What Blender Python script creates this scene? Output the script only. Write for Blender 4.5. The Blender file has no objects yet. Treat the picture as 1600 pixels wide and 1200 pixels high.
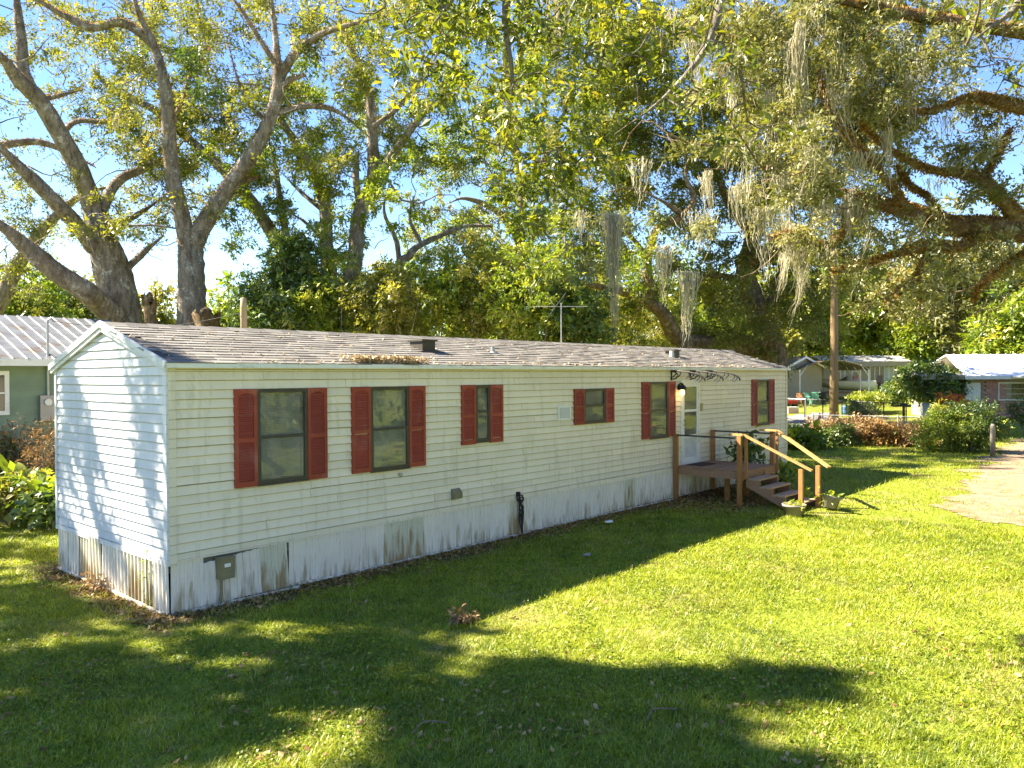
import bpy, math, random
import numpy as np
from mathutils import Vector, Matrix
random.seed(7); rng = np.random.default_rng(11)
S = bpy.context.scene
COL = S.collection
R = math.radians

# ------------------------------------------------------------------ camera, sky, sun, exposure
CAM = np.array([-4.299, -9.340, 2.867]); FPX = 1231.8
YAW, PITCH, ROLL = 0.7271, -0.0110, -0.0046
FW = np.array([math.cos(PITCH)*math.cos(YAW), math.cos(PITCH)*math.sin(YAW), math.sin(PITCH)])
_rt = np.array([math.sin(YAW), -math.cos(YAW), 0.0]); _up = np.cross(_rt, FW)
RT = _rt*math.cos(ROLL) + _up*math.sin(ROLL); UP = _up*math.cos(ROLL) - _rt*math.sin(ROLL)
cd = bpy.data.cameras.new('camera'); cam = bpy.data.objects.new('camera', cd); COL.objects.link(cam)
cd.sensor_width = 36.0; cd.lens = 36.0*FPX/1600.0; cd.clip_end = 2000; cd.clip_start = 0.1
cam.matrix_world = Matrix(((RT[0], UP[0], -FW[0], CAM[0]), (RT[1], UP[1], -FW[1], CAM[1]), (RT[2], UP[2], -FW[2], CAM[2]), (0, 0, 0, 1)))
S.camera = cam
SUNV = Vector((0.60, -0.93, -1.0)).normalized()          # the way the light travels
EL = math.asin(-SUNV.z); AZ = math.atan2(-SUNV.x, -SUNV.y)   # from +y towards +x
w = bpy.data.worlds.new('World'); S.world = w; w.use_nodes = True
nt = w.node_tree; bg = nt.nodes['Background']
sky = nt.nodes.new('ShaderNodeTexSky'); sky.sky_type = 'NISHITA'; sky.sun_disc = False
sky.sun_elevation = EL; sky.sun_rotation = AZ; sky.air_density = 1.0; sky.dust_density = 0.05; sky.ozone_density = 1.4
hs_ = nt.nodes.new('ShaderNodeHueSaturation'); hs_.inputs['Hue'].default_value = 0.512; hs_.inputs['Saturation'].default_value = 1.22; nt.links.new(sky.outputs[0], hs_.inputs['Color']); nt.links.new(hs_.outputs[0], bg.inputs[0]); bg.inputs[1].default_value = 0.063
sl = bpy.data.lights.new('sun', 'SUN'); sl.energy = 5.0; sl.angle = R(0.55); sl.color = (1.0, 0.89, 0.70)
sun = bpy.data.objects.new('sun', sl); COL.objects.link(sun)
sun.rotation_euler = SUNV.to_track_quat('-Z', 'Y').to_euler(); sun.location = (-10, 20, 30)
S.view_settings.view_transform = 'Standard'; S.view_settings.look = 'None'
S.view_settings.exposure = 2.42; S.view_settings.gamma = 1.0; S.view_settings.use_curve_mapping = False
S.render.engine = 'CYCLES'
cy = S.cycles; cy.max_bounces = 7; cy.diffuse_bounces = 4; cy.glossy_bounces = 3; cy.transmission_bounces = 5; cy.transparent_max_bounces = 10
cy.use_denoising = True; cy.caustics_reflective = False; cy.caustics_refractive = False; cy.sample_clamp_indirect = 6.0

def spot(px, py, Z):                                      # a point of the place at a sight line and a depth in metres
    return CAM + Z*(FW + RT*(px-800.0)/FPX + UP*(600.0-py)/FPX)
def sstep(a, b, x):
    t = np.clip((x-a)/(b-a), 0, 1); return t*t*(3-2*t)
def gz(x, y):                                             # height of the ground
    return 0.9*sstep(38, 62, x) + 0.018*np.sin(x*0.9+1.3*np.sin(y*0.5))*np.cos(y*0.7)*sstep(0.6, 2.5, -y)*sstep(-13, -10, -x)
def gspot(px, py, z=0.0):
    d = FW*FPX + RT*(px-800) + UP*(600-py); t = (z-CAM[2])/d[2]; return CAM + d*t

# ------------------------------------------------------------------ materials
def _mat(name):
    m = bpy.data.materials.new(name); m.use_nodes = True; t = m.node_tree
    for n in list(t.nodes): t.nodes.remove(n)
    out = t.nodes.new('ShaderNodeOutputMaterial'); return m, t, out
def N(t, typ, **kw):
    n = t.nodes.new(typ)
    for k, v in kw.items(): setattr(n, k, v)
    return n
def ramp(t, fac, stops, interp='LINEAR'):
    r = N(t, 'ShaderNodeValToRGB'); r.color_ramp.interpolation = interp
    e = r.color_ramp.elements
    while len(e) < len(stops): e.new(0.5)
    for i, (p, c) in enumerate(stops):
        e[i].position = p; e[i].color = (*c, 1) if len(c) == 3 else c
    if fac is not None: t.links.new(fac, r.inputs[0])
    return r.outputs[0]
def noise(t, scale, vec=None, detail=5, rough=0.6, stretch=None):
    if vec is None: vec = N(t, 'ShaderNodeNewGeometry').outputs['Position']
    if stretch:
        mp = N(t, 'ShaderNodeMapping'); mp.inputs['Scale'].default_value = stretch; t.links.new(vec, mp.inputs[0]); vec = mp.outputs[0]
    n = N(t, 'ShaderNodeTexNoise'); n.inputs['Scale'].default_value = scale; n.inputs['Detail'].default_value = detail; n.inputs['Roughness'].default_value = rough
    t.links.new(vec, n.inputs['Vector']); return n.outputs[0]
def mixc(t, fac, a, b, mode='MIX'):
    m = N(t, 'ShaderNodeMix', data_type='RGBA', blend_type=mode)
    for sock, v in ((0, fac), (6, a), (7, b)):
        if isinstance(v, (int, float)): m.inputs[sock].default_value = v
        elif isinstance(v, tuple): m.inputs[sock].default_value = (*v, 1)
        else: t.links.new(v, m.inputs[sock])
    return m.outputs[2]
def M(name, c1, c2=None, scale=6, rough=0.75, bump=0.0, bscale=None, spec=0.3, rand=0.0, stretch=None, metal=0.0, stain=None, stain_scale=2.0, stain_stretch=None, stain_lim=(0.55, 0.75), detail=6):
    m, t, out = _mat(name); b = N(t, 'ShaderNodeBsdfPrincipled'); t.links.new(b.outputs[0], out.inputs[0])
    b.inputs['Roughness'].default_value = rough; b.inputs['Metallic'].default_value = metal; b.inputs['Specular IOR Level'].default_value = spec
    c2 = c2 or tuple(x*0.75 for x in c1)
    nz = noise(t, scale, stretch=stretch, detail=detail)
    col = ramp(t, nz, [(0.3, c2), (0.7, c1)])
    if stain:
        sn = noise(t, stain_scale, stretch=stain_stretch)
        col = mixc(t, ramp(t, sn, [(stain_lim[0], (0, 0, 0)), (stain_lim[1], (1, 1, 1))]), col, stain)
    if rand:
        oi = N(t, 'ShaderNodeObjectInfo'); mr = N(t, 'ShaderNodeMapRange'); mr.inputs[3].default_value = 1-rand; mr.inputs[4].default_value = 1+rand
        t.links.new(oi.outputs['Random'], mr.inputs[0]); h = N(t, 'ShaderNodeHueSaturation'); t.links.new(mr.outputs[0], h.inputs['Value']); t.links.new(col, h.inputs['Color']); col = h.outputs[0]
    t.links.new(col, b.inputs['Base Color'])
    if bump:
        bp = N(t, 'ShaderNodeBump'); bp.inputs['Strength'].default_value = bump; bp.inputs['Distance'].default_value = 0.02
        t.links.new(noise(t, bscale or scale*3, stretch=stretch), bp.inputs['Height']); t.links.new(bp.outputs[0], b.inputs['Normal'])
    return m
def leafmat(name, stops, trans=0.42, gloss=0.05, tcol=(1.25, 1.15, 0.45)):
    m, t, out = _mat(name)
    at = N(t, 'ShaderNodeAttribute'); at.attribute_name = 'tint'
    col = ramp(t, at.outputs['Fac'], stops)
    d = N(t, 'ShaderNodeBsdfDiffuse'); tr = N(t, 'ShaderNodeBsdfTranslucent'); g = N(t, 'ShaderNodeBsdfGlossy'); g.inputs['Roughness'].default_value = 0.42
    t.links.new(col, d.inputs[0])
    mul = mixc(t, 1.0, col, tcol, 'MULTIPLY'); t.links.new(mul, tr.inputs[0])
    a = N(t, 'ShaderNodeMixShader'); a.inputs[0].default_value = trans; t.links.new(d.outputs[0], a.inputs[1]); t.links.new(tr.outputs[0], a.inputs[2])
    b = N(t, 'ShaderNodeMixShader'); b.inputs[0].default_value = gloss; t.links.new(a.outputs[0], b.inputs[1]); t.links.new(g.outputs[0], b.inputs[2])
    t.links.new(b.outputs[0], out.inputs[0]); return m

# ------------------------------------------------------------------ objects
ROOT = {}
def tag(o, label, cat, group=None, kind=None):
    if label: o['label'] = label
    if cat: o['category'] = cat
    if group: o['group'] = group
    if kind: o['kind'] = kind
    return o
def thing(name, label, cat, loc=(0, 0, 0), rz=0.0, group=None):
    o = bpy.data.objects.new(name, None); COL.objects.link(o); o.location = loc; o.rotation_euler = (0, 0, rz)
    o.empty_display_size = 0.2
    ROOT[o.name] = (np.array(loc, float), rz); return tag(o, label, cat, group)
def link(name, me, mat, parent=None, loc=None, rot=None):
    o = bpy.data.objects.new(name, me); COL.objects.link(o)
    if mat is not None and not me.materials: me.materials.append(mat)
    if parent is not None: o.parent = parent; ROOT[o.name] = ROOT[parent.name]
    else: ROOT[o.name] = (np.zeros(3), 0.0)
    if loc is not None: o.location = loc
    if rot is not None: o.rotation_euler = rot
    return o
def tolocal(V, parent):
    if parent is None: return V
    l, rz = ROOT[parent.name]; V = np.asarray(V, float) - l
    if rz:
        c, s = math.cos(-rz), math.sin(-rz); V = np.column_stack((V[:, 0]*c-V[:, 1]*s, V[:, 0]*s+V[:, 1]*c, V[:, 2]))
    return V
def np_obj(name, V, F, mat, parent=None, tint=None, smooth=False, world=True):
    """F: (n,3) or (n,4) integer array"""
    V = tolocal(V, parent) if world else np.asarray(V, float)
    F = np.asarray(F, np.int32); k = F.shape[1]; n = len(F)
    me = bpy.data.meshes.new(name); me.vertices.add(len(V)); me.vertices.foreach_set('co', np.ascontiguousarray(V, np.float32).ravel())
    me.loops.add(n*k); me.loops.foreach_set('vertex_index', F.ravel()); me.polygons.add(n)
    me.polygons.foreach_set('loop_start', np.arange(0, n*k, k, dtype=np.int32))
    me.polygons.foreach_set('use_smooth', np.full(n, smooth))
    if tint is not None:
        a = me.attributes.new('tint', 'FLOAT', 'FACE'); a.data.foreach_set('value', np.ascontiguousarray(tint, np.float32))
    me.update(calc_edges=True); me.validate()
    return link(name, me, mat, parent)
class MB:
    def __init__(s): s.v = []; s.f = []
    def add(s, vs, fs):
        b = len(s.v); s.v += [tuple(map(float, q)) for q in vs]; s.f += [tuple(b+i for i in f) for f in fs]; return s
    def box(s, x0, x1, y0, y1, z0, z1):
        return s.add([(x0, y0, z0), (x1, y0, z0), (x1, y1, z0), (x0, y1, z0), (x0, y0, z1), (x1, y0, z1), (x1, y1, z1), (x0, y1, z1)],
                     [(0, 3, 2, 1), (4, 5, 6, 7), (0, 1, 5, 4), (1, 2, 6, 5), (2, 3, 7, 6), (3, 0, 4, 7)])
    def bar(s, p, q, a, b, up=(0, 0, 1)):                 # a wide, b thick along up
        p = Vector(p); q = Vector(q); d = (q-p).normalized(); u = Vector(up); sd = d.cross(u)
        if sd.length < 1e-4: sd = d.cross(Vector((1, 0, 0)))
        sd.normalize(); u = sd.cross(d).normalized(); A = sd*a/2; B = u*b/2
        return s.add([p-A-B, p+A-B, p+A+B, p-A+B, q-A-B, q+A-B, q+A+B, q-A+B], [(0, 3, 2, 1), (4, 5, 6, 7), (0, 1, 5, 4), (1, 2, 6, 5), (2, 3, 7, 6), (3, 0, 4, 7)])
    def tube(s, pts, rad, n=8, cap=True):
        V, F = tube_np(pts, rad, n); k = len(pts)
        s.add(V, [tuple(f) for f in F])
        if cap:
            b = len(s.v)-n*k; s.f.append(tuple(b+i for i in range(n))[::-1]); s.f.append(tuple(b+n*(k-1)+i for i in range(n)))
        return s
    def prism(s, poly, off):                              # poly: 3-D ring, off: vector
        n = len(poly); o = Vector(off); vs = [Vector(p) for p in poly] + [Vector(p)+o for p in poly]
        return s.add(vs, [tuple(range(n))[::-1], tuple(range(n, 2*n))] + [(i, (i+1) % n, n+(i+1) % n, n+i) for i in range(n)])
    def lathe(s, prof, c=(0, 0, 0), n=16, cap=True):
        k = len(prof); vs = []
        for r, z in prof: vs += [(c[0]+r*math.cos(2*math.pi*i/n), c[1]+r*math.sin(2*math.pi*i/n), c[2]+z) for i in range(n)]
        fs = [(j*n+i, j*n+(i+1) % n, (j+1)*n+(i+1) % n, (j+1)*n+i) for j in range(k-1) for i in range(n)]
        if cap: fs += [tuple(range(n))[::-1], tuple((k-1)*n+i for i in range(n))]
        return s.add(vs, fs)
    def build(s, name, mat, parent=None, smooth=False, world=True):
        V = tolocal(np.array(s.v, float), parent) if world else np.array(s.v, float)
        me = bpy.data.meshes.new(name); me.from_pydata([tuple(q) for q in V], [], s.f); me.validate()
        if smooth:
            me.polygons.foreach_set('use_smooth', [True]*len(me.polygons))
        me.update(); return link(name, me, mat, parent)
def tube_np(pts, rad, n=8, rough=0.0):
    P = np.asarray(pts, float); k = len(P); rad = np.broadcast_to(np.asarray(rad, float), (k,))
    T = np.gradient(P, axis=0) if k > 2 else np.repeat((P[1:]-P[:1]), 2, 0)
    T /= np.linalg.norm(T, axis=1)[:, None]+1e-9
    ref = np.array([0.13, 0.97, 0.21]) if abs(T[0, 2]) > 0.6 else np.array([0.05, 0.1, 1.0])
    A = np.cross(T, ref); A /= np.linalg.norm(A, axis=1)[:, None]+1e-9; B = np.cross(T, A)
    th = np.arange(n)*2*math.pi/n
    r = rad[:, None]*np.ones((k, n))
    if rough: r = r*(1+rough*(rng.standard_normal((k, n))*0.5+np.sin(th*3+rng.uniform(0, 6))[None]*0.5))
    V = P[:, None]+r[..., None]*(A[:, None]*np.cos(th)[None, :, None]+B[:, None]*np.sin(th)[None, :, None])
    i = np.arange(k-1)[:, None]*n; j = np.arange(n)[None]; j2 = (j+1) % n
    F = np.stack((i+j, i+j2, i+n+j2, i+n+j), -1).reshape(-1, 4)
    return V.reshape(-1, 3), F
def catmull(P, per=5):
    P = np.asarray(P, float); Q = np.vstack((2*P[0]-P[1], P, 2*P[-1]-P[-2])); out = []
    for i in range(1, len(Q)-2):
        a, b, c, d = Q[i-1], Q[i], Q[i+1], Q[i+2]
        for t in np.arange(per)/per:
            out.append(0.5*((2*b)+(c-a)*t+(2*a-5*b+4*c-d)*t*t+(3*b-a-3*c+d)*t**3))
    out.append(P[-1]); return np.array(out)
class Acc:                                                # gathers numpy pieces of one mesh
    def __init__(s): s.V = []; s.F = []; s.T = []; s.n = 0
    def add(s, V, F, T=None):
        s.V.append(V); s.F.append(np.asarray(F)+s.n); s.n += len(V)
        s.T.append(np.zeros(len(F)) if T is None else T)
    def build(s, name, mat, parent=None, smooth=False, world=True):
        if not s.V: return None
        return np_obj(name, np.vstack(s.V), np.vstack(s.F), mat, parent, np.concatenate(s.T), smooth, world)

# palette
G = {}
def siding_mat(name, base, alt, mildew_shade, zoff=0.735):
    m, t, out = _mat(name); b = N(t, 'ShaderNodeBsdfPrincipled'); t.links.new(b.outputs[0], out.inputs[0])
    b.inputs['Roughness'].default_value = 0.55; b.inputs['Specular IOR Level'].default_value = 0.25
    col = ramp(t, noise(t, 1.3), [(0.35, alt), (0.65, base)])
    st = ramp(t, noise(t, 3.0, stretch=(3.0, 3.0, 0.35)), [(0.52, (0, 0, 0)), (0.8, (0.65, 0.65, 0.65))])
    col = mixc(t, st, col, mildew_shade)
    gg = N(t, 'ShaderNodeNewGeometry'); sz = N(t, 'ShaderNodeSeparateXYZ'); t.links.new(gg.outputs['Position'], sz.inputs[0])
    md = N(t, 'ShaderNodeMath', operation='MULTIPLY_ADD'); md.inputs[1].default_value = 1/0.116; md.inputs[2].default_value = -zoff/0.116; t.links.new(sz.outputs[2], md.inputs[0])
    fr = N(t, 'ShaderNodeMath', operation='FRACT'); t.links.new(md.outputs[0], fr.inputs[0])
    lap = ramp(t, fr.outputs[0], [(0.0, (0.2, 0.2, 0.2)), (0.05, (0, 0, 0)), (0.86, (0, 0, 0)), (0.97, (1, 1, 1))])  # dark line under each lap: shadow of the lip put into colour, with mildew
    lp = N(t, 'ShaderNodeMath', operation='MULTIPLY'); t.links.new(lap, lp.inputs[0]); t.links.new(ramp(t, noise(t, 4.0, detail=6), [(0.3, (0.3,)*3), (0.6, (1.0,)*3)]), lp.inputs[1]); col = mixc(t, lp.outputs[0], col, mildew_shade)
    sp = ramp(t, noise(t, 26.0, detail=3), [(0.70, (0, 0, 0)), (0.78, (0.5, 0.5, 0.5))]); col = mixc(t, sp, col, (0.22, 0.22, 0.12))
    oi = N(t, 'ShaderNodeObjectInfo'); mr = N(t, 'ShaderNodeMapRange'); mr.inputs[3].default_value = 0.93; mr.inputs[4].default_value = 1.05
    t.links.new(oi.outputs['Random'], mr.inputs[0]); h = N(t, 'ShaderNodeHueSaturation'); t.links.new(mr.outputs[0], h.inputs['Value']); t.links.new(col, h.inputs['Color'])
    t.links.new(h.outputs[0], b.inputs['Base Color'])
    bp = N(t, 'ShaderNodeBump'); bp.inputs['Strength'].default_value = 0.12; bp.inputs['Distance'].default_value = 0.01
    t.links.new(noise(t, 9.0, stretch=(0.4, 0.4, 3)), bp.inputs['Height']); t.links.new(bp.outputs[0], b.inputs['Normal'])
    return m
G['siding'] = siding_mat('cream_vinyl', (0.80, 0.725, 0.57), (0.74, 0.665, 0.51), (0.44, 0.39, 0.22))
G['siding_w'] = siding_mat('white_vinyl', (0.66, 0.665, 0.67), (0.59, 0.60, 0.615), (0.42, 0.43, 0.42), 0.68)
def skirt_mat(name, base, rust, lim):
    m, t, out = _mat(name); b = N(t, 'ShaderNodeBsdfPrincipled'); t.links.new(b.outputs[0], out.inputs[0]); b.inputs['Roughness'].default_value = 0.6
    col = ramp(t, noise(t, 2.0), [(0.3, tuple(c*0.88 for c in base)), (0.7, base)])
    g = N(t, 'ShaderNodeNewGeometry'); sx = N(t, 'ShaderNodeSeparateXYZ'); t.links.new(g.outputs['Position'], sx.inputs[0])
    mr = N(t, 'ShaderNodeMapRange'); mr.inputs[1].default_value = 0.0; mr.inputs[2].default_value = 0.6; mr.inputs[3].default_value = 0.22; mr.inputs[4].default_value = -0.05
    t.links.new(sx.outputs[2], mr.inputs[0])
    ad = N(t, 'ShaderNodeMath', operation='ADD'); t.links.new(noise(t, 4.0, stretch=(3.0, 3.0, 0.5)), ad.inputs[0]); t.links.new(mr.outputs[0], ad.inputs[1])
    f = ramp(t, ad.outputs[0], [(lim, (0, 0, 0)), (lim+0.17, (0.85, 0.85, 0.85))]); col = mixc(t, f, col, rust)
    s2 = ramp(t, noise(t, 7.0, stretch=(4.0, 4.0, 0.25)), [(0.6, (0, 0, 0)), (0.72, (0.5, 0.5, 0.5))]); col = mixc(t, s2, col, (0.34, 0.36, 0.26))
    t.links.new(col, b.inputs['Base Color']); return m
G['skirt'] = skirt_mat('skirt_vinyl', (0.80, 0.74, 0.64), (0.36, 0.29, 0.17), 0.62)
G['skirt_old'] = skirt_mat('skirt_rusted', (0.66, 0.63, 0.49), (0.28, 0.18, 0.06), 0.53)
G['white'] = M('white_paint', (0.78, 0.78, 0.75), (0.70, 0.70, 0.66), 3, 0.5, stain=(0.5, 0.5, 0.42), stain_scale=5)
G['shutter'] = M('red_shutter_plastic', (0.33, 0.062, 0.036), (0.26, 0.050, 0.030), 3, 0.55, rand=0.14, spec=0.25, stain=(0.36, 0.12, 0.085), stain_scale=5, stain_stretch=(1, 1, .4))
G['bronze'] = M('bronze_frame', (0.075, 0.065, 0.05), (0.05, 0.045, 0.035), 10, 0.45)
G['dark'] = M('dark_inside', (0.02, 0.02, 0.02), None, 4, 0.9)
G['black'] = M('black_iron', (0.018, 0.018, 0.02), None, 8, 0.5)
G['blind'] = M('blind_vinyl', (0.72, 0.68, 0.60), None, 3, 0.6); G['blind2'] = M('reflection_tinted_blind', (0.70, 0.68, 0.42), None, 3, 0.6)  # second window's blind: yellow-green of mirrored foliage put into its colour
G['room'] = M('room_wall', (0.22, 0.2, 0.16), None, 3, 0.9)
G['wood'] = M('stained_pine', (0.36, 0.175, 0.055), (0.26, 0.115, 0.035), 7, 0.6, 0.25, 40, stretch=(6, 6, 1), rand=0.1)
G['rail'] = M('pale_pine', (0.50, 0.30, 0.11), (0.42, 0.23, 0.075), 9, 0.6, 0.2, 30, rand=0.08)
G['deck'] = M('weathered_deck', (0.33, 0.20, 0.12), (0.21, 0.12, 0.065), 6, 0.75, 0.3, 30, stretch=(1, 8, 8), rand=0.16)
G['tread'] = M('worn_tread', (0.46, 0.33, 0.21), (0.31, 0.21, 0.13), 6, 0.75, 0.3, 30, stretch=(1, 8, 8), rand=0.12)
G['olive'] = M('olive_box', (0.24, 0.21, 0.12), (0.18, 0.16, 0.09), 8, 0.55)
G['greybox'] = M('grey_metal', (0.30, 0.30, 0.31), (0.24, 0.24, 0.25), 5, 0.45, metal=0.3)
G['galv'] = M('galvanised', (0.45, 0.46, 0.46), (0.34, 0.35, 0.35), 12, 0.45, metal=0.6)
def glass(name, f0):
    m, t, out = _mat(name); tr = N(t, 'ShaderNodeBsdfTransparent'); g = N(t, 'ShaderNodeBsdfGlossy'); g.inputs['Roughness'].default_value = 0.015
    tr.inputs[0].default_value = (0.80, 0.84, 0.80, 1)
    fr = N(t, 'ShaderNodeFresnel'); fr.inputs[0].default_value = 1.5; a = N(t, 'ShaderNodeMath', operation='MULTIPLY_ADD'); a.inputs[1].default_value = 0.9; a.inputs[2].default_value = f0
    t.links.new(fr.outputs[0], a.inputs[0]); mx = N(t, 'ShaderNodeMixShader'); t.links.new(a.outputs[0], mx.inputs[0]); t.links.new(tr.outputs[0], mx.inputs[1]); t.links.new(g.outputs[0], mx.inputs[2])
    bp = N(t, 'ShaderNodeBump'); bp.inputs['Strength'].default_value = 0.05; bp.inputs['Distance'].default_value = 0.01; t.links.new(noise(t, 2.5, detail=1), bp.inputs['Height']); t.links.new(bp.outputs[0], g.inputs['Normal'])
    df = N(t, 'ShaderNodeBsdfDiffuse'); df.inputs[0].default_value = (0.56, 0.53, 0.46, 1); m3 = N(t, 'ShaderNodeMixShader')
    t.links.new(ramp(t, noise(t, 3.0), [(0.35, (0.10,)*3), (0.7, (0.30,)*3)]), m3.inputs[0]); t.links.new(mx.outputs[0], m3.inputs[1]); t.links.new(df.outputs[0], m3.inputs[2])
    t.links.new(m3.outputs[0], out.inputs[0]); return m
G['glass'] = glass('window_glass', 0.0)
def shingle_mat():
    m, t, out = _mat('asphalt_shingle'); b = N(t, 'ShaderNodeBsdfPrincipled'); t.links.new(b.outputs[0], out.inputs[0]); b.inputs['Roughness'].default_value = 0.9; b.inputs['Specular IOR Level'].default_value = 0.15
    at = N(t, 'ShaderNodeAttribute'); at.attribute_name = 'tint'; oi = N(t, 'ShaderNodeObjectInfo')
    ad = N(t, 'ShaderNodeMath', operation='ADD'); t.links.new(at.outputs['Fac'], ad.inputs[0]); t.links.new(oi.outputs['Random'], ad.inputs[1])
    fr = N(t, 'ShaderNodeMath', operation='FRACT'); t.links.new(ad.outputs[0], fr.inputs[0])
    col = ramp(t, fr.outputs[0], [(0.0, (0.075, 0.072, 0.064)), (0.5, (0.150, 0.143, 0.128)), (1.0, (0.235, 0.223, 0.20))])
    col = mixc(t, 0.35, col, ramp(t, noise(t, 160, detail=2), [(0.3, (0.06, 0.05, 0.05)), (0.7, (0.38, 0.35, 0.32))]))
    lf = ramp(t, noise(t, 1.7), [(0.55, (0, 0, 0)), (0.75, (0.45, 0.45, 0.45))]); col = mixc(t, lf, col, (0.25, 0.22, 0.17))
    t.links.new(col, b.inputs['Base Color']); return m
G['shingle'] = shingle_mat()
def bark_mat(name, c1, c2, lich, amt):
    m, t, out = _mat(name); b = N(t, 'ShaderNodeBsdfPrincipled'); t.links.new(b.outputs[0], out.inputs[0]); b.inputs['Roughness'].default_value = 0.95; b.inputs['Specular IOR Level'].default_value = 0.1
    col = ramp(t, noise(t, 3.0, stretch=(2.2, 2.2, 0.7), detail=8, rough=0.75), [(0.36, c2), (0.62, c1)])
    col = mixc(t, ramp(t, noise(t, 3.6, detail=8, rough=0.8), [(amt, (0, 0, 0)), (amt+0.07, (0.9, 0.9, 0.9))]), col, lich)
    col = mixc(t, ramp(t, noise(t, 1.6), [(0.5, (0, 0, 0)), (0.7, (0.7, 0.7, 0.7))]), col, (0.13, 0.085, 0.04))
    t.links.new(col, b.inputs['Base Color'])
    bp = N(t, 'ShaderNodeBump'); bp.inputs['Strength'].default_value = 1.0; bp.inputs['Distance'].default_value = 0.16
    t.links.new(noise(t, 3.5, stretch=(2.5, 2.5, 0.6), detail=8, rough=0.7), bp.inputs['Height']); t.links.new(bp.outputs[0], b.inputs['Normal']); return m
G['bark'] = bark_mat('oak_bark', (0.40, 0.345, 0.285), (0.12, 0.098, 0.078), (0.64, 0.62, 0.57), 0.55)
G['bark_brown'] = bark_mat('fern_bark', (0.32, 0.22, 0.13), (0.11, 0.07, 0.04), (0.48, 0.37, 0.22), 0.52)
G['bark_pale'] = bark_mat('pale_bark', (0.36, 0.29, 0.21), (0.2, 0.15, 0.10), (0.5, 0.47, 0.4), 0.58)
G['lf_oak'] = leafmat('oak_leaf', [(0, (0.075, 0.10, 0.016)), (0.45, (0.20, 0.225, 0.036)), (0.8, (0.34, 0.335, 0.065)), (1, (0.48, 0.41, 0.17))], 0.48)
G['lf_bright'] = leafmat('bright_leaf', [(0, (0.08, 0.14, 0.015)), (0.5, (0.21, 0.30, 0.03)), (0.85, (0.37, 0.41, 0.05)), (1, (0.50, 0.45, 0.09))], 0.5)
G['lf_dark'] = leafmat('dark_leaf', [(0, (0.035, 0.075, 0.014)), (0.5, (0.09, 0.16, 0.026)), (0.9, (0.19, 0.26, 0.04)), (1, (0.32, 0.32, 0.07))], 0.42, 0.07)
G['lf_canopy'] = leafmat('near_canopy_leaf', [(0, (0.04, 0.07, 0.01)), (0.5, (0.15, 0.19, 0.016)), (0.85, (0.29, 0.30, 0.022)), (1, (0.34, 0.28, 0.04))], 0.5, 0.06)
G['lf_pale'] = leafmat('pale_mossy_leaf', [(0, (0.11, 0.125, 0.03)), (0.5, (0.26, 0.265, 0.10)), (0.85, (0.43, 0.415, 0.21)), (1, (0.56, 0.53, 0.36))], 0.35, 0.05)
G['lf_dry'] = leafmat('dry_leaf', [(0, (0.14, 0.08, 0.03)), (0.5, (0.32, 0.20, 0.085)), (0.85, (0.48, 0.33, 0.15)), (1, (0.56, 0.42, 0.22))], 0.25, 0.03, (1.1, 1.0, 0.8))
G['lf_fern'] = leafmat('dry_fern', [(0, (0.14, 0.08, 0.02)), (0.5, (0.35, 0.20, 0.055)), (0.85, (0.50, 0.32, 0.10)), (1, (0.32, 0.31, 0.10))], 0.3, 0.02, (1.1, 1.0, 0.7))
G['lf_orange'] = leafmat('orange_leaf', [(0, (0.35, 0.06, 0.01)), (0.5, (0.55, 0.16, 0.02)), (1, (0.55, 0.34, 0.04))], 0.35, 0.05, (1.1, 1, .8))
G['moss'] = leafmat('spanish_moss', [(0, (0.30, 0.275, 0.18)), (0.6, (0.50, 0.465, 0.345)), (1, (0.64, 0.60, 0.47))], 0.35, 0.0, (1.1, 1.05, 0.85))
G['grass'] = leafmat('lawn_grass', [(0, (0.08, 0.13, 0.010)), (0.45, (0.26, 0.325, 0.018)), (0.8, (0.44, 0.47, 0.03)), (0.93, (0.42, 0.38, 0.08)), (1, (0.52, 0.43, 0.20))], 0.42, 0.03, (1.2, 1.15, 0.4))
G['litter'] = leafmat('leaf_litter', [(0, (0.12, 0.065, 0.022)), (0.5, (0.26, 0.15, 0.055)), (1, (0.42, 0.29, 0.12))], 0.1, 0.02, (1, 1, 1))
G['straw'] = leafmat('pale_straw', [(0, (0.30, 0.21, 0.11)), (0.5, (0.46, 0.35, 0.2)), (1, (0.58, 0.47, 0.3))], 0.2, 0.02, (1, 1, 1))
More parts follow.
